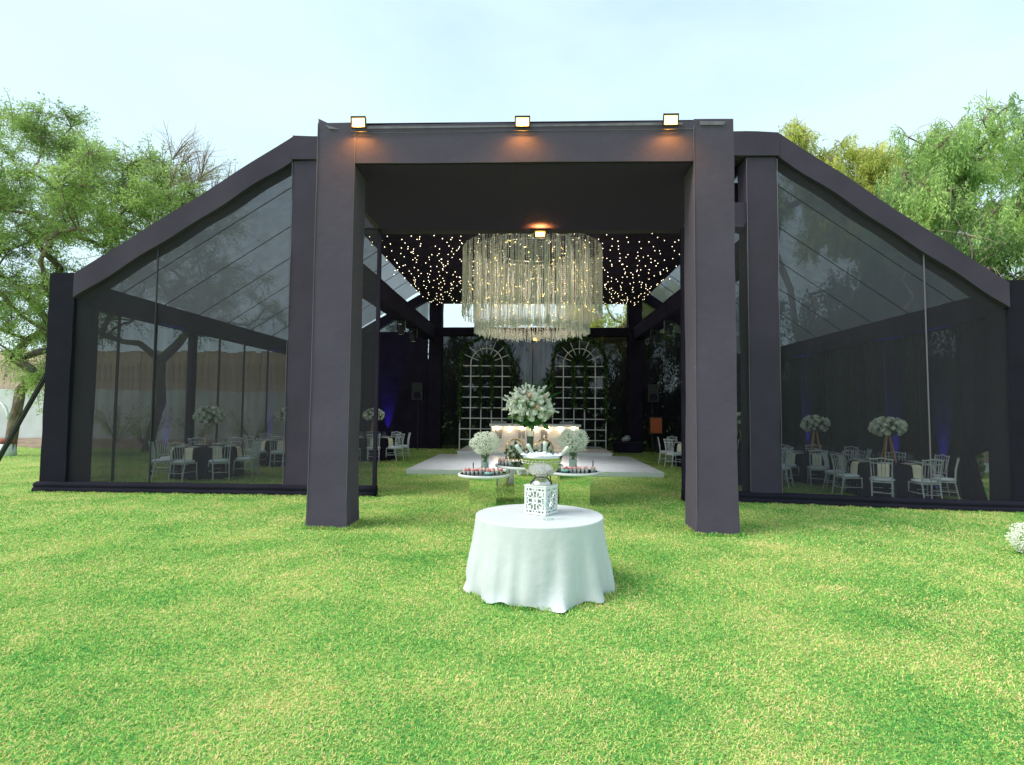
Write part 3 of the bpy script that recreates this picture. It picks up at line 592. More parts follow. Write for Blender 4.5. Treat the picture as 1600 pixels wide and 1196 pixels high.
def leaves(P, size, aspect=.4, down=0., jitter=1.):
    n = len(P); d = rng.normal(0, 1, (n, 3)); d[:, 2] -= down; d /= np.linalg.norm(d, axis=1)[:, None]+1e-9
    u = np.cross(d, rng.normal(0, 1, (n, 3))); u /= np.linalg.norm(u, axis=1)[:, None]+1e-9
    l = size*rng.uniform(.6, 1.3, n)[:, None]; w = l*aspect*.5
    V = np.stack([P, P+d*l*.5+u*w, P+d*l, P+d*l*.5-u*w], 1).reshape(-1, 3); k = np.arange(n)*4
    return V, np.stack([k, k+1, k+2, k+3], 1), np.repeat(rng.uniform(0, 1, n), 4)
trellis(-3.23, -.87, 'tall left white arched trellis with eight rows of slats', 1); trellis(.92, 3.28, 'tall right white arched trellis with eight rows of slats', 2)
c = thing('console_table', 'low black draped console right of the right trellis', 'table', (4.1, 24.3, 0)); MB().box(3.6, 4.75, 24.0, 24.5, 0, .42).build('drape', BLK, c); MB().box(3.57, 4.78, 23.97, 24.53, .422, .45).build('top', DARKM, c)
q = MB(); q.ball((4.15, 24.25, .60), .15, 12, .9); q.ball((4.0, 24.2, .55), .1, 10); tag(q.build('grey_bundle', mat('grey_cloth', (.45, .46, .47), .9, bump=.5, bscale=12), None, True), 'grey cloth bundle lying on the low black console', 'bundle')
c = thing('led_panel', 'glowing orange panel standing right of the back right post', 'light panel', (5.55, 24.2, 0)); MB().box(5.15, 5.62, 24.1, 24.2, .85, 1.5).build('screen', ORNG, c); MB().box(5.1, 5.67, 24.2, 24.26, .8, 1.55).build('frame', DARKM, c); MB().box(5.4, 5.5, 24.15, 24.25, 0, .7).build('leg', DARKM, c)
for i, x in enumerate((-5.05, 5.25)):
    c = thing('loudspeaker', 'black loudspeaker mounted beside the %s back post' % ('left', 'right')[i], 'loudspeaker', (x, 24.2, 2.1)); MB().box(x-.24, x+.24, 24.0, 24.4, 2.2, 2.95).build('cabinet', DARKM, c)
    MB().lathe([(.16, 0), (.12, .02), (.03, .03)], (0, 0, 0), 16).build('cone', BLK, c, shift=False).matrix_local = Matrix.Translation((0, -.21, .3)) @ Matrix.Rotation(R(90), 4, 'X')
    MB().tube([(x, 24.3, 0), (x, 24.3, 2.2)], .03).build('stand', DARKM, c)
heads = [(-4.72, 19.5, 'nearer', 'left'), (-4.72, 21.5, 'farther', 'left'), (4.78, 19.4, 'nearer', 'right'), (4.78, 21.6, 'farther', 'right')]
for x, y, a, c_ in heads:
    c = thing('stage_light', '%s stage spotlight hanging from the %s side beam' % (a, c_), 'stage light', (x, y, 5.0)); MB().box(x-.12, x+.12, y-.1, y+.1, 4.88, 4.98).build('clamp_base', DARKM, c)
    for s in (-1, 1): MB().box(x+s*.14-.015, x+s*.14+.015, y-.05, y+.05, 4.6, 4.97).build('yoke_arm', DARKM, c)
    MB().lathe([(.10, 0), (.11, .05), (.12, .3), (.10, .34)], (x, y, 4.45), 14).build('head', DARKM, c, True); MB().lathe([(.095, 0), (.095, .01)], (x, y, 4.44), 14).build('lens', CHROME, c)

# ------------------------------------------------------------------ chairs
def make_chair(nm, m_, label):
    t_ = thing(nm, label, 'chair')
    for s in (-1, 1):
        MB().tube([(s*.19, -.19, .44), (s*.20, -.21, .0)], [.017, .012], 6).build('leg', m_, t_, shift=False)
        MB().tube([(s*.175, .27, .0), (s*.18, .20, .42), (s*.185, .22, .68), (s*.20, .27, .93)], [.013, .017, .015, .012], 6).build('leg', m_, t_, shift=False)
        MB().tube([(s*.195, -.20, .22), (s*.178, .235, .22)], .009, 5).build('stretcher', m_, t_, shift=False)
    MB().tube([(-.195, -.2, .17), (.195, -.2, .17)], .009, 5).build('stretcher', m_, t_, shift=False); MB().tube([(-.195, -.2, .26), (.195, -.2, .26)], .009, 5).build('stretcher', m_, t_, shift=False)
    MB().tube([(-.178, .23, .20), (.178, .23, .20)], .009, 5).build('stretcher', m_, t_, shift=False)
    MB().box(-.205, .205, -.205, .205, .41, .44).build('seat_frame', m_, t_, shift=False)
    q = MB(); q.lathe([(.16, 0), (.225, .004), (.235, .025), (.22, .045), (.12, .055), (.01, .058)], (0, 0, .442), 16); q.build('cushion', CUSH, t_, True, False)
    MB().tube([(-.205, .27, .90), (0, .285, .935), (.205, .27, .90)], .016, 6).build('top_rail', m_, t_, shift=False)
    MB().tube([(-.19, .255, .82), (.19, .255, .82)], .011, 5).build('back_rail', m_, t_, shift=False); MB().tube([(-.185, .208, .53), (.185, .208, .53)], .012, 5).build('back_rail', m_, t_, shift=False)
    for i in range(5):
        x = -.13+i*.065; MB().tube([(x, .21, .53), (x*1.05, .235, .70), (x*1.05, .262, .90)], [.007, .010, .007], 5).build('spindle', m_, t_, shift=False)
    return t_
chair0 = make_chair('chiavari_chair', ACRY, 'x'); used = [False, False]; chairw = make_chair('chiavari_chair', WCHAIR, 'x')
GLS0 = thing('wine_glass', 'x', 'wine glass'); MB().lathe([(.035, 0), (.034, .003), (.005, .008), (.005, .085), (.02, .095), (.036, .125), (.038, .15), (.032, .20)], n=12).build('bowl', GLASS, GLS0, True)
PL0 = thing('place_setting_plate', 'x', 'plate'); MB().lathe([(.09, 0), (.155, .012), (.155, .016), (.09, .006)], n=20).build('charger', PLATE, PL0, True); MB().lathe([(.07, .010), (.115, .022), (.115, .026), (.06, .016)], n=20).build('dinner_plate', PAINTW, PL0, True)
gl_used = [False]; pl_used = [False]; na0 = None; rose0 = None
SIDES = ['right', 'back right', 'back', 'back left', 'left', 'front left', 'front', 'front right']
def side_name(a): return SIDES[int(round((a % (2*math.pi))/(math.pi/4))) % 8]
def cloth_mesh(cx, cy, zt, r, flare, folds, amp, seed, hemz=.02, tail=None, zb=0.):
    rr = random.Random(seed); n = 288; b = MB(); comps = [(rr.choice((folds-3, folds, folds+2, folds+5)), rr.uniform(0, 6.28), rr.uniform(.5, 1)) for _ in range(4)]+[(folds*2+1, rr.uniform(0, 6.28), .3)]
    rings = [(0.02, 0), (.3, 0), (.6, 0), (.85, 0), (.96, 0)]
    for q_, z in rings:
        for i in range(n): a = 2*math.pi*i/n; b.v.append((cx+r*q_*math.cos(a), cy+r*q_*math.sin(a), zt+.0012*math.sin(a*5+q_*9)))
    T_ = [-.02, 0, .012, .03, .06, .12, .2, .3, .4, .5, .6, .7, .8, .88, .94, .98, 1.0]
    for ti, t_ in enumerate(T_):
        for i in range(n):
            a = 2*math.pi*i/n; f = sum(w*math.cos(k*a+p+.5*t_*math.sin(3*a)) for k, p, w in comps)/2.2; f = math.copysign(abs(f)**.75, f)
            tt = max(0, t_); hem = hemz+.02*(math.sin(5*a+seed)+1)*.5
            rad = r+.008*min(1, max(0, t_+.02)*40)+flare*tt**1.1+amp*min(1, tt*1.6)*f*(.35+.65*tt)
            z = zt-.002-(zt-zb-hem*(1 if t_ > .5 else 0))*tt if t_ > 0 else zt-.0005
            if tail:
                w = math.exp(-((a-tail[0]+math.pi) % (2*math.pi)-math.pi)**2/.006)*max(0, tt-.75)/.25; rad += tail[1]*w; z = z*(1-w)+(zb+.015)*w
            rad += .02*max(0, tt-.9)*10*math.sin(9*a+2)
            if tt > .9: z += .012*math.sin(17*a+seed)*(tt-.9)*10
            b.v.append((cx+rad*math.cos(a), cy+rad*math.sin(a), max(zb+.006, z)))
    R_ = len(rings)+len(T_)
    for k in range(R_-1):
        for i in range(n): q_ = (i+1) % n; b.f.append((k*n+i, (k+1)*n+i, (k+1)*n+q_, k*n+q_))
    b.f.append(tuple(range(n))); return b
def make_rose(m_):
    q = MB(); q.ball((0, 0, 0), .022, 8)
    for layer, (rd, n, h, op) in enumerate(((.022, 4, .03, .2), (.030, 5, .030, .5), (.038, 6, .026, .85))):
        for i in range(n):
            a = 2*math.pi*i/n+layer*.6; ca, sa = math.cos(a), math.sin(a); w = rd*.75
            def P_(u, v, out): return (ca*(rd*.55+out)-sa*u, sa*(rd*.55+out)+ca*u, v)
            q.add([P_(-w*.5, -.012, 0), P_(w*.5, -.012, 0), P_(w, h*.5, op*.010), P_(0, h, op*.022), P_(-w, h*.5, op*.010)], [(0, 1, 2, 3, 4)])
    return q
def bouquet_leaves(cx, cy, cz, rx, rz_, n, size, parent, m_=LEAF_F):
    d = rng.normal(0, 1, (n, 3)); d /= np.linalg.norm(d, axis=1)[:, None]; rad = rng.uniform(.55, .98, n)[:, None]
    P = np.array([[cx, cy, cz]])+d*rad*np.array([[rx, rx, rz_]]); V, F_, R_ = leaves(P, size, .45); return tag(npmesh('leaves', V, F_, m_, parent, rnd=R_), kind='stuff')
rose_mesh = {}
def add_roses(parent, cx, cy, cz, rx, rz_, n, sc, mats, name='rose', zmin=-.75):
    k = 0; ga = math.pi*(3-math.sqrt(5)); base = Vector(parent.location)
    for i in range(n):
        zc = 1-2*(i+.5)/n
        if zc < zmin: continue
        rr = math.sqrt(1-zc*zc); a = i*ga+random.uniform(-.15, .15); d = Vector((rr*math.cos(a), rr*math.sin(a), zc)); k_ = random.uniform(.86, 1.02)
        p = Vector((cx+d.x*rx*k_, cy+d.y*rx*k_, cz+d.z*rz_*k_)); m_ = random.choice(mats)
        if m_.name not in rose_mesh:
            o = make_rose(m_).build(name, m_, parent, False, False); rose_mesh[m_.name] = o.data
        else:
            o = bpy.data.objects.new(name, rose_mesh[m_.name]); COL.objects.link(o); o.parent = parent
        o.location = p-base; o.rotation_mode = 'QUATERNION'; o.rotation_quaternion = d.to_track_quat('Z', 'Y'); s_ = sc*random.uniform(.75, 1.2); o.scale = (s_, s_, s_)
TH = .76; TR = .76
nap_b = MB(); nap_b.add([(-.10, .30, .004), (.10, .30, .004), (-.10, .03, .004), (.10, .03, .004), (-.10, .0, 0), (.10, .0, 0), (-.105, -.035, -.05), (.105, -.035, -.05), (-.11, -.06, -.26), (.11, -.06, -.27), (-.10, .30, .009), (.10, .30, .009), (-.10, .02, .010), (.10, .02, .010), (-.10, -.012, .003), (.10, -.012, .003), (-.105, -.047, -.05), (.105, -.047, -.05), (-.11, -.072, -.26), (.11, -.072, -.27)],
    [(0, 2, 3, 1), (2, 4, 5, 3), (4, 6, 7, 5), (6, 8, 9, 7), (10, 11, 13, 12), (12, 13, 15, 14), (14, 15, 17, 16), (16, 17, 19, 18), (0, 1, 11, 10), (8, 18, 19, 9), (0, 10, 12, 2), (2, 12, 14, 4), (4, 14, 16, 6), (6, 16, 18, 8), (1, 3, 13, 11), (3, 5, 15, 13), (5, 7, 17, 15), (7, 9, 19, 17)])
nap_mesh = None
def banquet(cx, cy, rot, where, stand_mat, nchair=8, whites=(), skip=(), flowerw=.34, full=True):
    global nap_mesh
    z0 = gz(cx)
    T = thing('round_table', 'round banquet table under black cloth, %s' % where, 'table', (cx, cy, z0), 0, 'round banquet tables'); MB().lathe([(TR-.02, TH-.03), (TR-.02, TH-.004)], (cx, cy, z0), 32).build('tabletop', DARKM, T); MB().tube([(cx, cy, z0), (cx, cy, z0+TH-.03)], .05).build('leg', DARKM, T)
    o = cloth_mesh(cx, cy, z0+TH, TR, .06, 14, .045, int(cx*10), zb=z0).build('tablecloth', BLK, None, True); tag(o, 'black floor length cloth on the banquet table %s' % where, 'tablecloth', 'black tablecloths')
    zt = z0+TH+.004
    for i in range(nchair):
        a = rot+2*math.pi*i/nchair
        sn = side_name(a)
        if i not in skip:
            r_ = TR+.22+random.uniform(-.02, .06); p = (cx+r_*math.cos(a), cy+r_*math.sin(a), z0); rz = a-math.pi/2+random.uniform(-.12, .12)
            lab = '%s chair, white cushion, %s side of the table %s' % ('white' if i in whites else 'silver', sn, where)
            if i in whites:
                if not used[1]: used[1] = True; c = chairw; c.location = p; c.rotation_euler.z = rz; c['label'] = lab; c['group'] = 'chairs around banquet tables'
                else: dup(chairw, p, rz, lab, 'chairs around banquet tables')
            elif not used[0]: used[0] = True; chair0.location = p; chair0.rotation_euler.z = rz; chair0['label'] = lab; chair0['group'] = 'chairs around banquet tables'
            else: dup(chair0, p, rz, lab, 'chairs around banquet tables')
        if not full: continue
        if nap_mesh is None: no = nap_b.build('napkin', NAP, None); nap_mesh = no.data
        else: no = bpy.data.objects.new('napkin', nap_mesh); COL.objects.link(no)
        no.location = (cx+(TR+.017)*math.cos(a), cy+(TR+.017)*math.sin(a), zt); no.rotation_euler = (0, 0, a+math.pi/2)
        tag(no, 'cream napkin over %s edge of the table %s' % (sn, where), 'napkin', 'cream napkins')
        p = (cx+(TR-.17)*math.cos(a), cy+(TR-.17)*math.sin(a), zt+.008); lab = 'white plate at %s of the table %s' % (sn, where)
        if not pl_used[0]: pl_used[0] = True; PL0.location = p; PL0['label'] = lab; PL0['group'] = 'place settings'
        else: dup(PL0, p, 0, lab, 'place settings')
        for k, (da, rr) in enumerate(((.24, .45), (-.2, .42))):
            p = (cx+rr*math.cos(a+da), cy+rr*math.sin(a+da), zt); lab = 'wine glass %s of the %s plate, table %s' % (('right', 'left')[k], sn, where)
            if not gl_used[0]: gl_used[0] = True; GLS0.location = p; GLS0['label'] = lab; GLS0['group'] = 'wine glasses on banquet tables'
            else: dup(GLS0, p, 0, lab, 'wine glasses on banquet tables')
    # tall floral centrepiece on a thin legged stand
    st = thing('flower_stand', '%s stand holding white flowers on the table %s' % ('copper tripod' if stand_mat is COPPER else 'thin gold tripod', where), 'flower stand', (cx, cy, zt), 0, 'centrepiece stands')
    for k in range(3 if stand_mat is GOLD else 4):
        a = 2*math.pi*k/(3 if stand_mat is GOLD else 4)+.5; th = .009 if stand_mat is GOLD else .017
        MB().tube([(cx+.16*math.cos(a), cy+.16*math.sin(a), zt), (cx+.04*math.cos(a), cy+.04*math.sin(a), zt+.62)], th, 6).build('leg', stand_mat, st)
    MB().lathe([(.09, .0), (.10, .015)], (cx, cy, zt+.622), 14).build('plate', stand_mat, st)
    fl = thing('flower_ball', 'dome of white roses on the stand of the table %s' % where, 'flower arrangement', (cx, cy, zt+.64), 0, 'white rose centrepieces')
    add_roses(fl, cx, cy, zt+.80, flowerw, .21, 56, 1.7, [PETAL, PETALD, PETALD]); bouquet_leaves(cx, cy, zt+.80, flowerw*1.03, .22, 420, .08, fl, LEAF_D)
    MB().ball((cx, cy, zt+.79), flowerw*.62, 12, .6).build('foam_core', mat('foam%d' % int(cx*10+cy), (.05, .09, .03), .9) if False else STEM, fl, True)
banquet(-8.35, 14.0, -math.pi/2, 'nearest lawn in left wing', GOLD)
banquet(-7.75, 17.3, -math.pi/2+.2, 'second from front in left wing', GOLD, whites=())
banquet(-5.62, 19.4, .3, 'beside aisle in left wing', GOLD)
banquet(8.15, 12.95, -math.pi/2+.1, 'nearest lawn in right wing', COPPER)
banquet(7.75, 15.4, -math.pi/2+.35, 'behind front one in right wing', COPPER, whites=(5, 4))
banquet(5.35, 14.5, -math.pi/2, 'behind right inner tent post', COPPER)
banquet(5.55, 18.6, -.3, 'beside aisle in right wing', COPPER, whites=(4, 3, 5))

# blue uplighters along the walls
def uplight(x, y, label, e=60, dx=0):
    z = gz(x); c = thing('uplighter', label, 'uplighter', (x, y, z), 0, 'blue uplighters'); MB().lathe([(.08, 0), (.08, .16), (.07, .17)], (x, y, z), 12).build('can', DARKM, c); MB().lathe([(.065, 0), (.065, .01)], (x, y, z+.172), 12).build('lens', BLUE, c)
    ld = bpy.data.lights.new('blue_glow', 'SPOT'); ld.energy = e*2.6; ld.color = (.10, .05, 1); ld.spot_size = R(26); ld.spot_blend = .8; ld.shadow_soft_size = .04
    lo = bpy.data.objects.new('blue_glow', ld); COL.objects.link(lo); lo.parent = c; lo.location = (0, 0, .2); lo.rotation_euler = (-Vector((0, .10, 1) if dx else ((.17, 0, 1) if x > 0 else (-.17, 0, 1)))).to_track_quat('Z', 'Y').to_euler()
uplight(-9.7, 14.6, 'blue uplighter against left wall, second seam from the front', 200); uplight(-9.7, 20.5, 'blue uplighter farther back against the left wall', 260)
uplight(9.45, 19.8, 'blue uplighter far back against the right wall', 260); uplight(9.45, 15.1, 'blue uplighter against right wall behind the second table', 240); uplight(9.45, 13.4, 'blue uplighter against right wall near the front', 200)
uplight(-6.6, 24.85, 'blue uplighter at the back wall of the left wing', 130, 1)

# ------------------------------------------------------------------ welcome table in front
FX, FYc = .08, 5.66
T = thing('round_table', 'small round table hidden under the white cloth in front of the portal', 'table', (FX, FYc, 0)); MB().lathe([(.62, .67), (.62, .697)], (FX, FYc, 0), 32).build('tabletop', DARKM, T)
for k in range(4): a = k*math.pi/2+.7; MB().tube([(FX+.4*math.cos(a), FYc+.4*math.sin(a), 0), (FX+.4*math.cos(a), FYc+.4*math.sin(a), .668)], .02).build('leg', DARKM, T)
o = cloth_mesh(FX, FYc, .702, .635, .090, 13, .042, 5, hemz=.012, tail=(-math.pi/2+.22, .12)).build('tablecloth', WHITE, None, True); tag(o, 'white floor length tablecloth draped over the round table in front of the entrance', 'tablecloth')
ZT = .706
bxo = thing('filigree_box', 'white cut-out lattice box standing on the white cloth under the bowl', 'box', (.10, 5.72, ZT), R(-31)); bs_ = .25
bw = bs_/2
FIL = mat('white_filigree', (.72, .75, .72), .5)
def annulus(q, cx, cz, r0, r1, n=14, d=.006, a0=0, a1=2*math.pi):
    full = abs(a1-a0-2*math.pi) < 1e-3; k = n if full else n+1; vs = []
    for i in range(k):
        a = a0+(a1-a0)*i/n
        for rr in (r0, r1):
            for y in (-d/2, d/2): vs.append((cx+rr*math.cos(a), y, cz+rr*math.sin(a)))
    fs = []
    for i in range(n):
        o = i*4; p = ((i+1) % k)*4; fs += [(o, o+2, p+2, p), (o+1, p+1, p+3, o+3), (o, p, p+1, o+1), (o+2, o+3, p+3, p+2)]
    q.add(vs, fs)
fq = MB(); s_ = bw
fq.box(-s_+.002, s_-.002, -.004, .004, 0, .022); fq.box(-s_+.002, s_-.002, -.004, .004, .26, .28); fq.box(-s_+.002, -s_+.022, -.004, .004, .023, .259); fq.box(s_-.022, s_-.002, -.004, .004, .023, .259)
for mxx in (-1, 1):
    for mz in (-1, 1):
        c0 = (mxx*.052, .14+mz*.058)
        annulus(fq, c0[0], c0[1], .030, .043, 16, .007); annulus(fq, c0[0]+mxx*.012, c0[1]+mz*.012, .008, .020, 10, .0075)
        annulus(fq, mxx*.092, .14+mz*.108, .012, .026, 12, .0065); annulus(fq, mxx*.092, .14+mz*.02, .010, .024, 12, .0072, 0, 2*math.pi); annulus(fq, mxx*.018, .14+mz*.108, .008, .020, 12, .0068)
annulus(fq, 0, .14, .014, .034, 16, .0062); annulus(fq, 0, .14, .0, .007, 8, .0062)
for k in range(4): a = k*math.pi/2+math.pi/4; fq.box(-.003, .003, -.0035, .0035, .02, .17, Matrix.Translation((0, 0, .14)) @ Matrix.Rotation(a, 4, 'Y'))
f0 = fq.build('filigree_panel', FIL, bxo, False, False); f0.location = (0, -bw+.004, 0)
for ang in (90, 180, 270):
    c = copypart(f0, bxo, (0, 0, 0)); c.location = Matrix.Rotation(R(ang), 3, 'Z') @ Vector((0, -bw+.004, 0)); c.rotation_euler = (0, 0, R(ang))
MB().box(-bw-.004, bw+.004, -bw-.004, bw+.004, .281, .292).build('lid', FIL, bxo, False, False); MB().box(-bw+.01, bw-.01, -bw+.01, bw-.01, .001, .006).build('bottom', FIL, bxo, False, False)
MB().box(-bw+.03, bw-.03, -bw+.03, bw-.03, .008, .27).build('liner', mat('pale_liner', (.42, .47, .42), .6), bxo, False, False)
bwz = ZT+.294
bowl = thing('ice_bowl', 'large hammered silver footed bowl full of ice on the white lattice box', 'bowl', (.10, 5.72, bwz))
MB().lathe([(.118, 0), (.116, .012), (.098, .035), (.074, .06), (.06, .078)], (.10, 5.72, bwz), 40).build('foot', CHROME, bowl, True)
prof = [(.055, .078), (.09, .088), (.135, .12), (.17, .165), (.195, .215), (.212, .262), (.222, .30), (.214, .302), (.200, .26), (.17, .19), (.10, .14), (.01, .13)]
MB().lathe(prof, (.10, 5.72, bwz), 48).build('vessel', CHROME, bowl, True)
q = MB()
for row, (rr, zz, n) in enumerate(((.206, .245, 34), (.197, .222, 34), (.158, .150, 28), (.145, .133, 28), (.186, .195, 34))):
    if row == 4: continue
    for i in range(n): a = 2*math.pi*(i+.5*(row % 2))/n; q.ball((.10+rr*math.cos(a), 5.72+rr*math.sin(a), bwz+zz), .0085, 6)
tag(q.build('hammered_dots', CHROME, bowl, True), kind='stuff')
q = MB()
for i in range(150):
    a = random.uniform(0, 6.28); rr = .19*math.sqrt(random.random()); q.box(-.014, .014, -.014, .014, -.012, .012, Matrix.Translation((.10+rr*math.cos(a), 5.72+rr*math.sin(a), bwz+.27+.035*(1-rr/.19)*random.random()+random.uniform(0, .02))) @ Matrix.Rotation(random.uniform(0, 3), 4, 'X') @ Matrix.Rotation(random.uniform(0, 3), 4, 'Z'))
tag(q.build('ice_cubes', ICE, None), 'heap of clear ice cubes filling the silver bowl', 'ice', kind='stuff')
bot = [(-.15, .02, -.62, .1, 'leftmost'), (-.05, -.04, -.50, .0, 'second from left'), (.03, .03, .04, .0, 'upright middle'), (.15, .0, .72, .05, 'rightmost')]
for dx, dy, tx, ty, wh in bot:
    c = thing('champagne_bottle', '%s white topped champagne bottle sticking out of the ice bowl' % wh, 'bottle', (.10+dx, 5.72+dy, bwz+.24)); mt = Matrix.Rotation(tx, 4, 'Y') @ Matrix.Rotation(ty, 4, 'X')
    for nm, prf in (('shoulder', [(.040, -.06), (.041, .02), (.034, .05), (.020, .09)]), ('foil_neck', [(.020, .091), (.018, .15), (.021, .155), (.021, .185), (.015, .195), (.001, .196)])):
        q = MB().lathe(prf, n=14); q.v = [tuple(mt @ Vector(v)) for v in q.v]; q.build(nm, BOTTLE if nm == 'foil_neck' else PAINTW, c, True, False)
gl = thing('martini_glass', 'clear martini glass with tongs in front of the white lattice box', 'glass', (.165, 5.40, ZT))
MB().lathe([(.058, 0), (.056, .003), (.02, .016), (.005, .03), (.004, .09)], (.165, 5.40, ZT), 20).build('foot', GLASS, gl, True)
MB().lathe([(.004, .091), (.02, .10), (.052, .14), (.066, .19), (.0645, .19), (.05, .142), (.018, .104), (.001, .102)], (.165, 5.40, ZT), 24).build('bowl', GLASS, gl, True)
tg = thing('ice_tongs', 'small silver tongs leaning in the martini glass', 'tongs', (.165, 5.40, ZT+.12))
for s in (-.008, .010): MB().tube([(.150, 5.40+s, ZT+.12), (.20, 5.40+s*1.5, ZT+.20), (.222, 5.40, ZT+.245)], .0035, 5).build('arm', CHROME, tg)

# ------------------------------------------------------------------ dessert tables with mirrored pedestals
def ptable(cx, cy, h, r, w, where):
    T = thing('dessert_table', 'round white rimmed table on mirrored pedestal, %s' % where, 'table', (cx, cy, 0), 0, 'mirrored pedestal tables')
    MB().box(cx-w/2, cx+w/2, cy-w/2, cy+w/2, 0, h-.052).build('mirrored_pedestal', MIRROR, T)
    MB().lathe([(r-.015, h-.05), (r, h-.045), (r, h-.008), (r-.01, h-.003), (r-.04, h-.003)], (cx, cy, 0), 48).build('rim', PAINTW, T, True)
    MB().lathe([(r-.045, h-.002), (r-.045, h)], (cx, cy, 0), 48).build('mirror_top', mat('dark_mirror' + where[:3], (.25, .28, .28), .05, metal=.9), T)
ptable(-.90, 10.52, .56, .50, .50, 'left one of the three'); ptable(.80, 10.6, .62, .50, .56, 'right one of the three'); ptable(-.05, 10.95, .70, .67, .56, 'tallest in the middle')
cup_m = MB().lathe([(.022, 0), (.030, .05), (.031, .055)], n=10)
top_meshes = {}
cupdata = [None]
def dessert(x, y, z, m_, col, where):
    c = thing('dessert_cup', '%s topped dessert cup, %s' % (col, where), 'dessert', (x, y, z), 0, 'dessert cups')
    if cupdata[0] is None: cupdata[0] = cup_m.build('cup', PLATE, c, True, False).data
    else: o = bpy.data.objects.new('cup', cupdata[0]); COL.objects.link(o); o.parent = c
    if m_.name not in top_meshes:
        q = MB().lathe([(.031, .056), (.036, .068), (.026, .085), (.012, .098), (.001, .104)], n=10); top_meshes[m_.name] = q.build('topping', m_, c, True, False).data
    else: o = bpy.data.objects.new('topping', top_meshes[m_.name]); COL.objects.link(o); o.parent = c
ORD = ['first', 'second', 'third', 'fourth', 'fifth', 'sixth', 'seventh', 'eighth', 'ninth', 'tenth']
def rows(cx, cy, z, pts, where):
    for i, (dx, dy) in enumerate(pts):
        m_, col = random.choice(((PINK, 'pink'), (REDD, 'red'), (PINK, 'pink'), (CREAM, 'cream')))
        order = sorted(pts); near = sorted(pts, key=lambda p: p[1]); row = ('front', 'middle', 'back')[min(2, near.index((dx, dy))*3//len(pts))]
        mates = sorted(p for p in pts if ('front', 'middle', 'back')[min(2, near.index(p)*3//len(pts))] == row)
        dessert(cx+dx, cy+dy, z, m_, col, ORD[mates.index((dx, dy))]+' from left among the '+row+' cups '+where)
A_ = [(-.36+.075*i, -.14-.03*math.sin(i)+j*.10) for i in range(5) for j in range(2)]+[(.10+.075*i, -.24+.04*i+j*.10) for i in range(4) for j in range(3)]+[(-.08+.07*i, .02) for i in range(3)]
rows(-.90, 10.52, .561, A_, 'on left mirrored table')
B_ = [(-.22+.075*i, -.22+j*.10) for i in range(7) for j in range(2)]+[(-.42, .0), (-.34, .05), (.34, -.1), (.40, .0)]
rows(.80, 10.6, .621, B_, 'on right mirrored table')
C_ = [(-.58+.07*i, -.12+j*.11-.05*i) for i in range(4) for j in range(3)]+[(.42+.07*i, -.22+.05*i+j*.1) for i in range(3) for j in range(2)]
rows(-.05, 10.95, .701, C_, 'on tallest mirrored table')
TURQ = mat('turquoise_glass', (.25, .55, .50), .1, coat=.5)
for (x, y, z, w) in ((-.80, 10.22, .561, 'left'), (.62, 10.32, .621, 'right')):
    tag(MB().lathe([(.05, 0), (.075, .03), (.078, .05), (.07, .05), (.06, .03), (.01, .02)], (x, y, z), 16).build('turquoise_dish', TURQ, None, True), 'small turquoise glass dish at the front of the %s mirrored table' % w, 'dish')
for (x, y, z, w) in ((-1.12, 10.62, .561, 'left'), (1.18, 10.7, .621, 'right')):
    c = thing('stick_holder', 'thin black stick holder on the %s mirrored table' % w, 'stick holder', (x, y, z)); MB().tube([(x, y, z+.012), (x, y, z+.19)], .011).build('stick', DARKM, c); MB().lathe([(.035, 0), (.035, .011)], (x, y, z), 12).build('base', DARKM, c)
# baby's breath in glass vases
def babys(cx, cy, z, vh, vr, R0, label, vlabel):
    if vh:
        c = thing('glass_vase', vlabel, 'vase', (cx, cy, z)); MB().lathe([(vr, 0), (vr, vh), (vr-.006, vh), (vr-.006, .012), (.001, .012)], (cx, cy, z), 20).build('glass', GLASS, c, True); MB().lathe([(vr-.012, .014), (vr-.012, vh*.6)], (cx, cy, z), 16).build('water', mat('vase_water', (.60, .74, .66), .1, alpha=.75), c)
    fl = thing('babys_breath', label, 'flowers', (cx, cy, z+vh)); cz = z+vh+R0*.78
    n = 2300; d = rng.normal(0, 1, (n, 3)); d /= np.linalg.norm(d, axis=1)[:, None]; lump = 1+.12*np.sin(d[:, 0]*6+1)*np.cos(d[:, 2]*5); rad = (rng.uniform(.45, 1, n)**.5)*lump
    P = np.array([[cx, cy, cz]])+d*rad[:, None]*np.array([[R0, R0, R0*.80]]); P = P[P[:, 2] > z+.01]; r_ = rng.uniform(.006, .012, len(P)); V, F_ = beads(P, r_, r_); tag(npmesh('florets', V, F_, BABY, fl), kind='stuff')
    q = MB()
    for i in range(90):
        k = P[random.randrange(len(P))]; q.tube([(cx+random.uniform(-.02, .02), cy, z+vh*.4), (cx*.6+k[0]*.4, cy*.6+k[1]*.4, (z+vh)*.5+k[2]*.5), tuple(k)], .0022, 3, False)
    tag(q.build('stems', STEM, fl), kind='stuff')
babys(-.90, 10.66, .561, .33, .075, .29, 'round cloud of white baby\'s breath on the left mirrored table', 'clear cylinder vase with stems on the left mirrored table')
babys(.80, 10.72, .621, .34, .08, .30, 'round cloud of white baby\'s breath on the right mirrored table', 'clear cylinder vase with stems on the right mirrored table')
babys(6.55, 7.5, gz(6.5)+.0, 0, .1, .27, 'white baby\'s breath bunch lying on the lawn at the right frame edge', '')
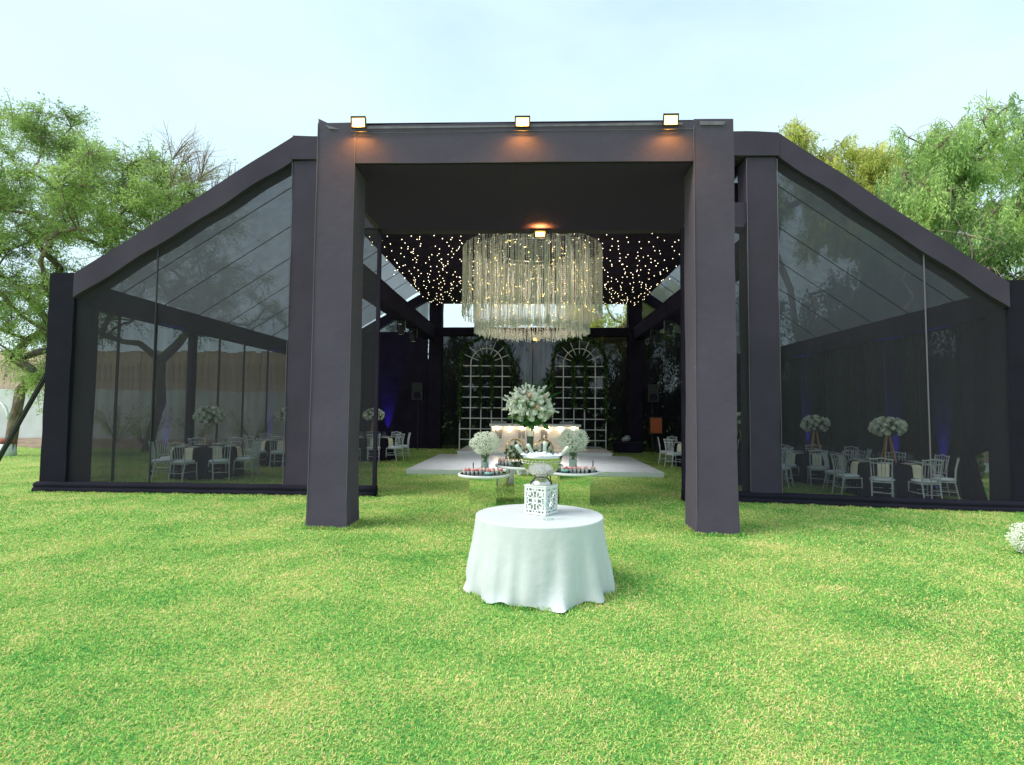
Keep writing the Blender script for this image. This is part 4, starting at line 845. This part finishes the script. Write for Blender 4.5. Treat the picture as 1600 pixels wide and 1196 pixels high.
# big arrangement
c = thing('trumpet_vase', 'tall clear trumpet vase half filled with water on the tallest mirrored table', 'vase', (-.03, 10.85, .701))
MB().lathe([(.075, 0), (.06, .02), (.055, .3), (.075, .6), (.105, .80), (.099, .80), (.069, .6), (.049, .3), (.001, .04)], (-.03, 10.85, .701), 24).build('glass', GLASS, c, True)
MB().lathe([(.046, .045), (.050, .3), (.066, .55)], (-.03, 10.85, .701), 18).build('water', mat('dark_water', (.06, .08, .06), .05, alpha=.8), c)
fl = thing('flower_arrangement', 'large white and blush flower arrangement with long spiky leaves in the trumpet vase', 'flower arrangement', (-.03, 10.85, 1.5)); cz = 1.83
add_roses(fl, -.03, 10.85, cz, .43, .33, 90, 1.7, [PETAL, BLUSH, PETAL, PETAL, PETALD], 'rose')
bouquet_leaves(-.03, 10.85, cz, .44, .34, 260, .13, fl); bouquet_leaves(-.03, 10.85, cz-.2, .38, .2, 160, .2, fl)
MB().ball((-.03, 10.85, cz-.05), .27, 14, .8).build('foam_core', STEM, fl, True)
for i in range(48):
    a = random.uniform(0, 6.28); el = random.uniform(-.35, 1.45); d = Vector((math.cos(a)*math.cos(el), math.sin(a)*math.cos(el), math.sin(el)*.85)); p0 = Vector((-.03, 10.85, cz))+d*.30; P = []
    L_ = random.uniform(.2, .30)
    for k in range(60): t_ = k/60; P.append(p0+d*L_*t_+Vector((random.gauss(0, 1), random.gauss(0, 1), random.gauss(0, 1)))*.026*(1.1-t_*.9))
    V, F_ = beads(np.array(P), rng.uniform(.010, .018, 60), rng.uniform(.010, .018, 60)); tag(npmesh('blossom_spike', V, F_, PETAL, fl), kind='stuff')
q = None
for i, (ax, az, L_) in enumerate(((-.5, 1, .50), (-.12, 1, .62), (.05, 1, .55), (.55, .9, .60), (.62, 1, .66), (.8, .8, .62), (-.28, 1, .58), (-.62, .8, .42), (.35, 1, .60), (1.1, .5, .6))):
    d = Vector((ax*.75, random.uniform(-.3, .1), az)).normalized(); s = Vector((d.z, 0, -d.x))*.022; p0 = Vector((-.03+ax*.12, 10.85, cz+.05)); q = MB()
    q.add([p0-s, p0+s, p0+d*L_*.6+s*.8, p0+d*L_+Vector((ax*.06, 0, -.02)), p0+d*L_*.6-s*.8], [(0, 1, 2, 4), (4, 2, 3)]); q.build('long_leaf', LEAF_F, fl)
# gold stands and white drum behind
for i, x in enumerate((-.37, .27)):
    lab = ('left', 'right')[i]; c = thing('gold_stand', '%s gold hoop stand with three legs behind the mirrored tables' % lab, 'stand', (x, 12.6, 0)); 
    MB().tube([(x+.22*math.cos(a), 12.6, .88+.22*math.sin(a)) for a in [2*math.pi*k/24 for k in range(25)]], .016, 6).build('hoop', GOLD, c); MB().lathe([(.2, .66), (.2, .675)], (x, 12.6, 0), 20).build('tray', GOLD, c)
    for k in range(3): a = 2*math.pi*k/3+.5; MB().tube([(x+.12*math.cos(a), 12.6+.12*math.sin(a), .66), (x+.22*math.cos(a), 12.6+.22*math.sin(a), 0)], .015).build('leg', GOLD, c)
    f = thing('flower_cluster', 'white flowers and leaves on the %s gold hoop stand' % lab, 'flowers', (x, 12.6, .68)); add_roses(f, x, 12.6, .82, .20, .14, 24, 1.3, [PETAL, PETALD]); bouquet_leaves(x, 12.6, .8, .24, .16, 130, .12, f, LEAF_D)
tag(MB().lathe([(.20, 0), (.20, .38), (.17, .40), (.01, .40)], (-.42, 13.3, 0), 28).build('white_drum', WHITE, None, True), 'white cloth covered drum stool behind the left gold stand', 'stool')

# ------------------------------------------------------------------ guy pole, stick, hoop
tag(MB().tube([(-10.1, 11.95, 4.0), (-12.35, 12.1, 0)], .055, 8).build('guy_pole', SEAM, None), 'dark slanting pole bracing the left tent corner to the ground', 'pole')
tag(MB().tube([(5.95, 6.75, gz(6)+.02), (6.1, 6.74, gz(6)+.03), (6.3, 6.68, gz(6)+.025)], [.012, .014, .008], 6).build('dry_stick', mat('dry_wood', (.55, .42, .22), .8), None), 'pale dry stick lying on the grass at right', 'stick')

# ------------------------------------------------------------------ perimeter: walls and fence
PLA = mat('whitewash', (.62, .66, .66), .9, var=.12, vscale=1.2, bump=.4, bscale=6)
q = MB(); n = 40
for i in range(n+1):
    x = -48+41*i/n; z = 2.62+.04*math.sin(i*1.3)+.03*math.sin(i*.5); q.v += [(x, 26.9, -.05), (x, 26.9, z), (x, 27.2, z), (x, 27.2, -.05)]
for i in range(n):
    o = i*4
    for a, c in ((0, 1), (1, 2), (2, 3)): q.f.append((o+a, o+4+a, o+4+c, o+c))
tag(q.build('garden_wall', PLA), 'whitewashed garden wall with uneven top behind the tent at left', 'wall')
fb = thing('board_fence', 'tall weathered brown board fence rising behind the white wall', 'fence', (-28, 27.6, 0)); FBM = mat('weathered_board', (.56, .42, .31), .9, var=.3, vscale=2)
MB().box(-48, -7.5, 27.62, 27.7, 0, 4.5).build('backing', FBM, fb)
brd = MB().box(-.145, .145, -.02, .02, 0, 4.68).build('board', FBM, fb, False, False); brd.location = (20, -.03, 0)
for i in range(1, 100):
    copypart(brd, fb, (20-.3*i-.1*0, -.03+random.uniform(-.01, .01), random.uniform(-.1, .04)))
EARTH = mat('brown_plaster', (.36, .27, .20), .95, var=.2, vscale=2, bump=.5, bscale=5)
tag(MB().box(14.9, 40, 19.5, 19.8, -.15, 1.5).build('brown_wall', EARTH), 'plain brown garden wall rising behind the low white edging at right', 'wall')
tag(MB().box(11.5, 40, 18.7, 19.0, -.15, .15).build('low_wall', PLA), 'low white edging wall beyond the right wing of the tent', 'wall')

# ------------------------------------------------------------------ trees
def crown_tree(name, label, base, fork, lobes, ncl, seed, lm, style, cr=.9, r0=.25, per=46, leaf=.12, painted=False, lean=(0, 0), bare=(), ntw=9, slen=.9, aspect=.24):
    """trunk forking towards many clumps of foliage; lobes are (cx, cy, cz, rx, ry, rz, weight)"""
    rnd = random.Random(seed); bx_, by_ = base; T = thing(name, label, 'tree', (bx_, by_, 0)); C = []; isb = []
    wt = [l[6] for l in lobes]+[b_[6] for b_ in bare]; al = list(lobes)+list(bare)
    while len(C) < ncl:
        k = rnd.choices(range(len(al)), wt)[0]; l = al[k]; d = Vector((rnd.gauss(0, 1), rnd.gauss(0, 1), rnd.gauss(0, 1))).normalized()*rnd.uniform(.25, 1)**.5
        p = Vector((l[0]+d.x*l[3], l[1]+d.y*l[4], l[2]+d.z*l[5]))
        if any((p-c_).length < cr*.55 for c_ in C) and rnd.random() < .8: continue
        C.append(p); isb.append(k >= len(lobes))
    top = Vector((bx_+lean[0], by_+lean[1], fork)); mid = Vector((bx_+lean[0]*.3+.06, by_, fork*.5)); nodes = [Vector((bx_, by_, -.15)), mid, top]; par = [-1, 0, 1]
    order = sorted(range(ncl), key=lambda i: (C[i]-top).length); cn = {}
    for i in order:
        best = min(range(2, len(nodes)), key=lambda k: (nodes[k]-C[i]).length+.25*(nodes[k]-top).length); a = nodes[best]; v = C[i]-a
        if v.length > 1.2:
            h = a+v*.5+Vector((rnd.gauss(0, .1), rnd.gauss(0, .1), rnd.gauss(.06, .1)))*v.length; nodes.append(h); par.append(best); best = len(nodes)-1
        nodes.append(C[i]); par.append(best); cn[i] = len(nodes)-1
    cnt = [1]*len(nodes)
    for k in range(len(nodes)-1, 0, -1): cnt[par[k]] += cnt[k]
    rad = [max(.014, r0*(c_/cnt[0])**.47) for c_ in cnt]; q = MB(); q.tube([nodes[0], mid, top], [r0*1.25, r0*1.02, r0*.95], 9, False)
    b = MB()
    for k in range(3, len(nodes)):
        a, c_ = nodes[par[k]], nodes[k]; m1 = (a+c_)/2+Vector((rnd.gauss(0, .05), rnd.gauss(0, .05), rnd.gauss(0, .05)))*(c_-a).length; ra = min(rad[par[k]], rad[k]*1.25)
        b.tube([a, m1, c_], [ra, (ra+rad[k])/2, rad[k]], 6 if rad[k] > .04 else 4, False)
    q.build('trunk', BARK, T, True); tag(b.build('branches', BARK, T, True), kind='stuff')
    # twigs and leaves
    tw = MB(); A = []; O = []
    for i in range(ncl):
        off = rnd.uniform(-.22, .22)
        for k in range(ntw):
            d = Vector((rnd.gauss(0, 1), rnd.gauss(0, 1), rnd.gauss(.15, .8))).normalized(); L_ = cr*rnd.uniform(.55, 1.15)*(1.5 if isb[i] else 1)
            if isb[i]: d = (d+(C[i]-top).normalized()*1.1+Vector((0, 0, .5))).normalized()
            p0 = C[i]; p1 = p0+d*L_*.5+Vector((0, 0, rnd.uniform(-.05, .1))); p2 = p0+d*L_+Vector((0, 0, -.12*L_))
            tw.tube([p0, p1, p2], [.015, .011, .005], 3, False)
            if isb[i]:
                for _ in range(3): e_ = (d+Vector((rnd.gauss(0, .6), rnd.gauss(0, .6), rnd.gauss(0, .6)))).normalized(); s0 = p0.lerp(p2, rnd.uniform(.3, .9)); tw.tube([s0, s0+e_*L_*.4], [.006, .003], 3, False)
            if not isb[i] or rnd.random() < .12: A.append((tuple(p0), tuple(p1), tuple(p2))); O.append(off+rnd.uniform(-.1, .1))
    tag(tw.build('twigs', TWIG, T), kind='stuff')
    A = np.array(A); O = np.array(O); m_ = len(A); t_ = rng.uniform(.15, 1.08, (m_, per)); P = (A[:, None, 0]*(1-t_)[..., None]**2+2*A[:, None, 1]*(t_*(1-t_))[..., None]+A[:, None, 2]*(t_**2)[..., None])
    if style == 'weep':
        g = rng.integers(0, 5, (m_, per)); drop = rng.uniform(0, 1, (m_, per))**.8; sh = rng.normal(0, .16, (m_, 5, 3)); sh[..., 2] *= .4; idx = np.arange(m_)[:, None]
        ts = np.array([.3, .5, .7, .85, 1.])[g]; P = (A[:, None, 0]*(1-ts)[..., None]**2+2*A[:, None, 1]*(ts*(1-ts))[..., None]+A[:, None, 2]*(ts**2)[..., None])
        P = P+sh[idx, g]*(.4+drop[..., None]*.8)+rng.normal(0, .035, (m_, per, 3)); P[..., 2] -= drop*slen*rng.uniform(.5, 1.1, (m_, 1)); V, F_, R_ = leaves(P.reshape(-1, 3), leaf, aspect, down=1.6)
    else:
        P = P+rng.normal(0, .075, (m_, per, 3)); P[..., 2] *= 1; V, F_, R_ = leaves(P.reshape(-1, 3), leaf, aspect)
    npmesh('crown', V, F_, lm, T, rnd=np.clip(R_*.55+.22+np.repeat(O, per*4), 0, 1))
    if painted:
        MB().lathe([(r0*1.42, -.05), (r0*1.36, .2), (r0*1.3, .42)], (bx_, by_, 0), 14).build('whitewashed_base', PLA, T, True); MB().lathe([(r0*1.31, .425), (r0*1.28, .6)], (bx_+.01, by_, 0), 14).build('red_band', mat('red_oxide', (.25, .06, .04), .8), T, True)
crown_tree('acacia_tree', 'feathery green acacia at the far left with white painted trunk base', (-18.6, 19.0), 2.3,
    [(-18.5, 19, 10.2, 3.2, 2.6, 2.6, 3), (-15.0, 19, 9.3, 3.0, 2.4, 2.0, 3), (-18.6, 19.0, 6.3, 2.2, 2.2, 2.2, 1.5), (-22.5, 19.5, 9.5, 3.0, 2.5, 3.0, 1.2), (-12.6, 19, 8.7, 1.8, 1.8, 1.1, 1.1), (-18.9, 18.8, 4.5, 1.9, 1.4, 1.3, .8), (-17.0, 18.6, 3.2, .7, .6, .8, .12)], 262, 3, LEAF_A, 'feather', .9, .18, 40, .135, True, (.35, 0), ntw=13, aspect=.24,
    bare=[(-13.4, 19, 10.2, 2.3, 1.5, .8, .45), (-12.0, 19, 9.3, 1.5, 1.2, .6, .3)])
crown_tree('acacia_tree', 'twisted acacia seen through the left mesh wall behind the tent', (-15.4, 21.6), 1.9,
    [(-14.5, 21.5, 6.8, 3.2, 2.4, 2.0, 2), (-12.4, 21.5, 6.2, 2.2, 2.2, 1.8, 1), (-17.5, 21.5, 5.6, 2.2, 2.0, 1.6, .8)], 80, 11, LEAF_A, 'feather', .9, .19, 46, .12, False, (.5, 0), ntw=9)
crown_tree('pepper_tree', 'large weeping pepper tree filling the right edge of the sky', (19.2, 24.0), 4.0,
    [(20.4, 24, 12.4, 3.4, 3.0, 3.7, 3), (17.6, 24, 12.6, 1.9, 2.0, 2.1, 1.4), (17.0, 23.4, 9.6, 2.6, 2.4, 2.4, 2), (21.5, 23.4, 8.6, 3.2, 2.6, 2.6, 1.6), (23.6, 24, 11, 2.5, 2.5, 3.5, 1), (15.4, 23.6, 10.6, 1.5, 1.5, 1.5, .8)], 170, 21, LEAF_P, 'weep', .95, .42, 76, .21, ntw=8, slen=1.0)
crown_tree('pepper_tree', 'yellow green weeping tree left of the large pepper tree', (16.0, 28.0), 5.0,
    [(15.9, 28, 14.1, 1.6, 1.5, 1.8, 1.2), (17.8, 28, 13.3, 2.0, 1.7, 2.2, 1.7), (15.6, 28, 11.3, 2.0, 1.8, 1.6, 1)], 64, 22, LEAF_Y, 'weep', .85, .25, 100, .2, ntw=8, slen=.9)
crown_tree('pepper_tree', 'bright yellow green tree directly behind the right tent slope', (18.8, 29.6), 5.0,
    [(19.2, 29.6, 13.6, 1.7, 1.6, 1.6, 1.2), (18.6, 29.6, 11.4, 2.2, 1.8, 1.8, 1)], 46, 23, LEAF_Y, 'weep', .85, .25, 95, .2, ntw=8, slen=.9)
crown_tree('pepper_tree', 'slim thin topped tree closest to the right end of the tent top', (13.6, 28.5), 5.5,
    [(13.4, 28.5, 15.6, 1.0, .9, 1.2, 1.3), (14.5, 28.5, 14.4, 1.0, .9, 1.0, 1.), (13.6, 28.5, 12.8, 1.3, 1.2, 1.2, .5)], 34, 24, LEAF_Y, 'weep', .7, .18, 50, .19, ntw=7, slen=.8)
crown_tree('garden_tree', 'tree seen through the window opening above the back wall', (5.0, 30.0), 3.0,
    [(5.2, 30, 7.6, 3.2, 2.0, 2.4, 2), (2.9, 30.4, 6.6, 1.2, 1.2, 1.3, .6)], 46, 25, LEAF_Y, 'weep', .95, .22, 60, .2, ntw=8, slen=.8)
crown_tree('garden_tree', 'dark bushy tree behind the right back post of the tent', (6.6, 28.2), 1.8, [(6.4, 28.2, 4.2, 2.6, 1.2, 2.6, 1)], 40, 36, LEAF_D, 'weep', .9, .16, 60, .2, ntw=8)
crown_tree('garden_tree', 'dark leafy tree behind the back right corner of the tent', (10.3, 27.6), 2.4, [(10.3, 27.6, 5.6, 3.0, 2.0, 2.8, 1)], 40, 26, LEAF_D, 'weep', 1.1, .22, 60, .22, ntw=8)
crown_tree('garden_tree', 'dark tree shading the right side wall of the tent', (13.6, 17.6), 1.8, [(13.4, 18.5, 5.0, 2.2, 2.6, 3.0, 1)], 46, 27, LEAF_D, 'weep', 1.1, .24, 60, .22, ntw=8)
crown_tree('garden_tree', 'second dark tree shading the right side wall farther back', (13.4, 23.3), 1.8, [(13.2, 23.3, 4.8, 2.2, 2.6, 3.0, 1)], 44, 28, LEAF_D, 'weep', 1.1, .24, 60, .22, ntw=8)
crown_tree('garden_tree', 'dark tree shading the right side wall near its front', (14.4, 14.2), 1.8, [(14.6, 14.2, 4.6, 2.0, 2.2, 2.3, 1)], 36, 29, LEAF_D, 'weep', 1.1, .22, 60, .22, ntw=8)
for i, (x, h, cr, lab) in enumerate(((-3.9, 6.0, .9, 'small dark tree behind the back wall near the left post'), (-2.0, 6.0, 1.05, 'small dark tree behind the left trellis'), (1.9, 6.2, 1.7, 'small dark tree behind the right trellis'), (-7.5, 7.0, 2.2, 'dark tree behind the back left corner of the tent'))):
    crown_tree('garden_tree', lab, (x, 28.6+(i % 2)*.9), 1.6, [(x, 28.6+(i % 2)*.9, h*.62, cr, 1.2, h*.34, 1)], 22+8*(i == 3), 30+i, LEAF_D, 'weep', .75, .12, 60, .2, ntw=8, slen=.6)
# hedge behind the back wall
n = 17000; P = np.stack([rng.uniform(-6.5, 13, n), rng.uniform(27.5, 28.6, n), rng.uniform(0, 2.6, n)+.3*np.sin(rng.uniform(0, 9, n))], 1); V, F_, R_ = leaves(P, .27, .5)
hd = tag(bpy.data.objects.new('hedge', None), 'dark clipped hedge running behind the back wall of the tent', 'hedge'); COL.objects.link(hd); hd.location = (2, 28, 0); npmesh('foliage', V, F_, LEAF_D, hd, rnd=R_)
n = 14000; P = np.stack([rng.uniform(12.2, 13.2, n), rng.uniform(16.6, 30, n), rng.uniform(-.1, 3.1, n)], 1); V, F_, R_ = leaves(P, .27, .5)
hd = tag(bpy.data.objects.new('hedge', None), 'dark hedge running along outside the right side wall of the tent', 'hedge'); COL.objects.link(hd); hd.location = (12.7, 23, -.12); npmesh('foliage', V, F_, LEAF_D, hd, rnd=R_)
# shrubs and dirt bed at the left wall
bed = MB(); 
for i in range(30): x = -30+20*i/29; bed.v += [(x, 22.9+.3*math.sin(i*1.3), .004), (x, 24.4, .14+.05*math.sin(i*2.1)), (x, 26.85, .18)]
for i in range(29):
    for j in range(2): o = i*3+j; bed.f.append((o, o+3, o+4, o+1))
tag(bed.build('flower_bed', mat('dry_soil', (.26, .19, .13), .95, var=.35, vscale=3, bump=.8, bscale=8), None, True), kind='structure')
for i, (x, y, h) in enumerate(((-21.0, 24.6, 1.7), (-19.2, 24.9, 2.0), (-17.6, 24.4, 1.5), (-15.4, 24.8, 1.8), (-12.6, 24.6, 1.6))):
    sh = thing('shrub', '%s sparse leggy shrub in the soil bed before the white wall' % ('first', 'second', 'third', 'fourth', 'fifth')[i]+' from the left', 'shrub', (x, y, .1)); sh['label'] = ['leftmost sparse leggy shrub before the white wall', 'tall sparse shrub beside the painted acacia trunk', 'low sparse shrub left of the tent corner post', 'sparse shrub before the white wall seen through the left mesh', 'rightmost sparse shrub before the white wall'][i]
    q = MB(); P = []
    for k in range(26):
        a = random.uniform(0, 6.28); e_ = Vector((math.cos(a)*random.uniform(.3, 1.), math.sin(a)*.5, random.uniform(.5, 1)))*h; q.tube([(x, y, .1), Vector((x, y, .1))+e_*.5+Vector((0, 0, .1)), Vector((x, y, .1))+e_], [.012, .009, .004], 3, False)
        for _ in range(26): t_ = random.uniform(.3, 1); P.append(tuple(Vector((x, y, .1))+e_*t_+Vector((random.gauss(0, .07), random.gauss(0, .07), random.gauss(0, .07)))))
    q.build('branches', BARK, sh); V, F_, R_ = leaves(np.array(P), .11, .35); npmesh('foliage', V, F_, LEAF_A, sh, rnd=R_)
tag(MB().tube([(-18.3+.45*math.cos(a), 18.2, 1.15+.75*math.sin(a)*(1 if a < 3.14 else 1)) for a in [.2+i*.28 for i in range(12)]], .05, 6).build('white_hoop', PAINTW, None, True), 'white plastic hoop leaning by the painted acacia trunk', 'hoop')
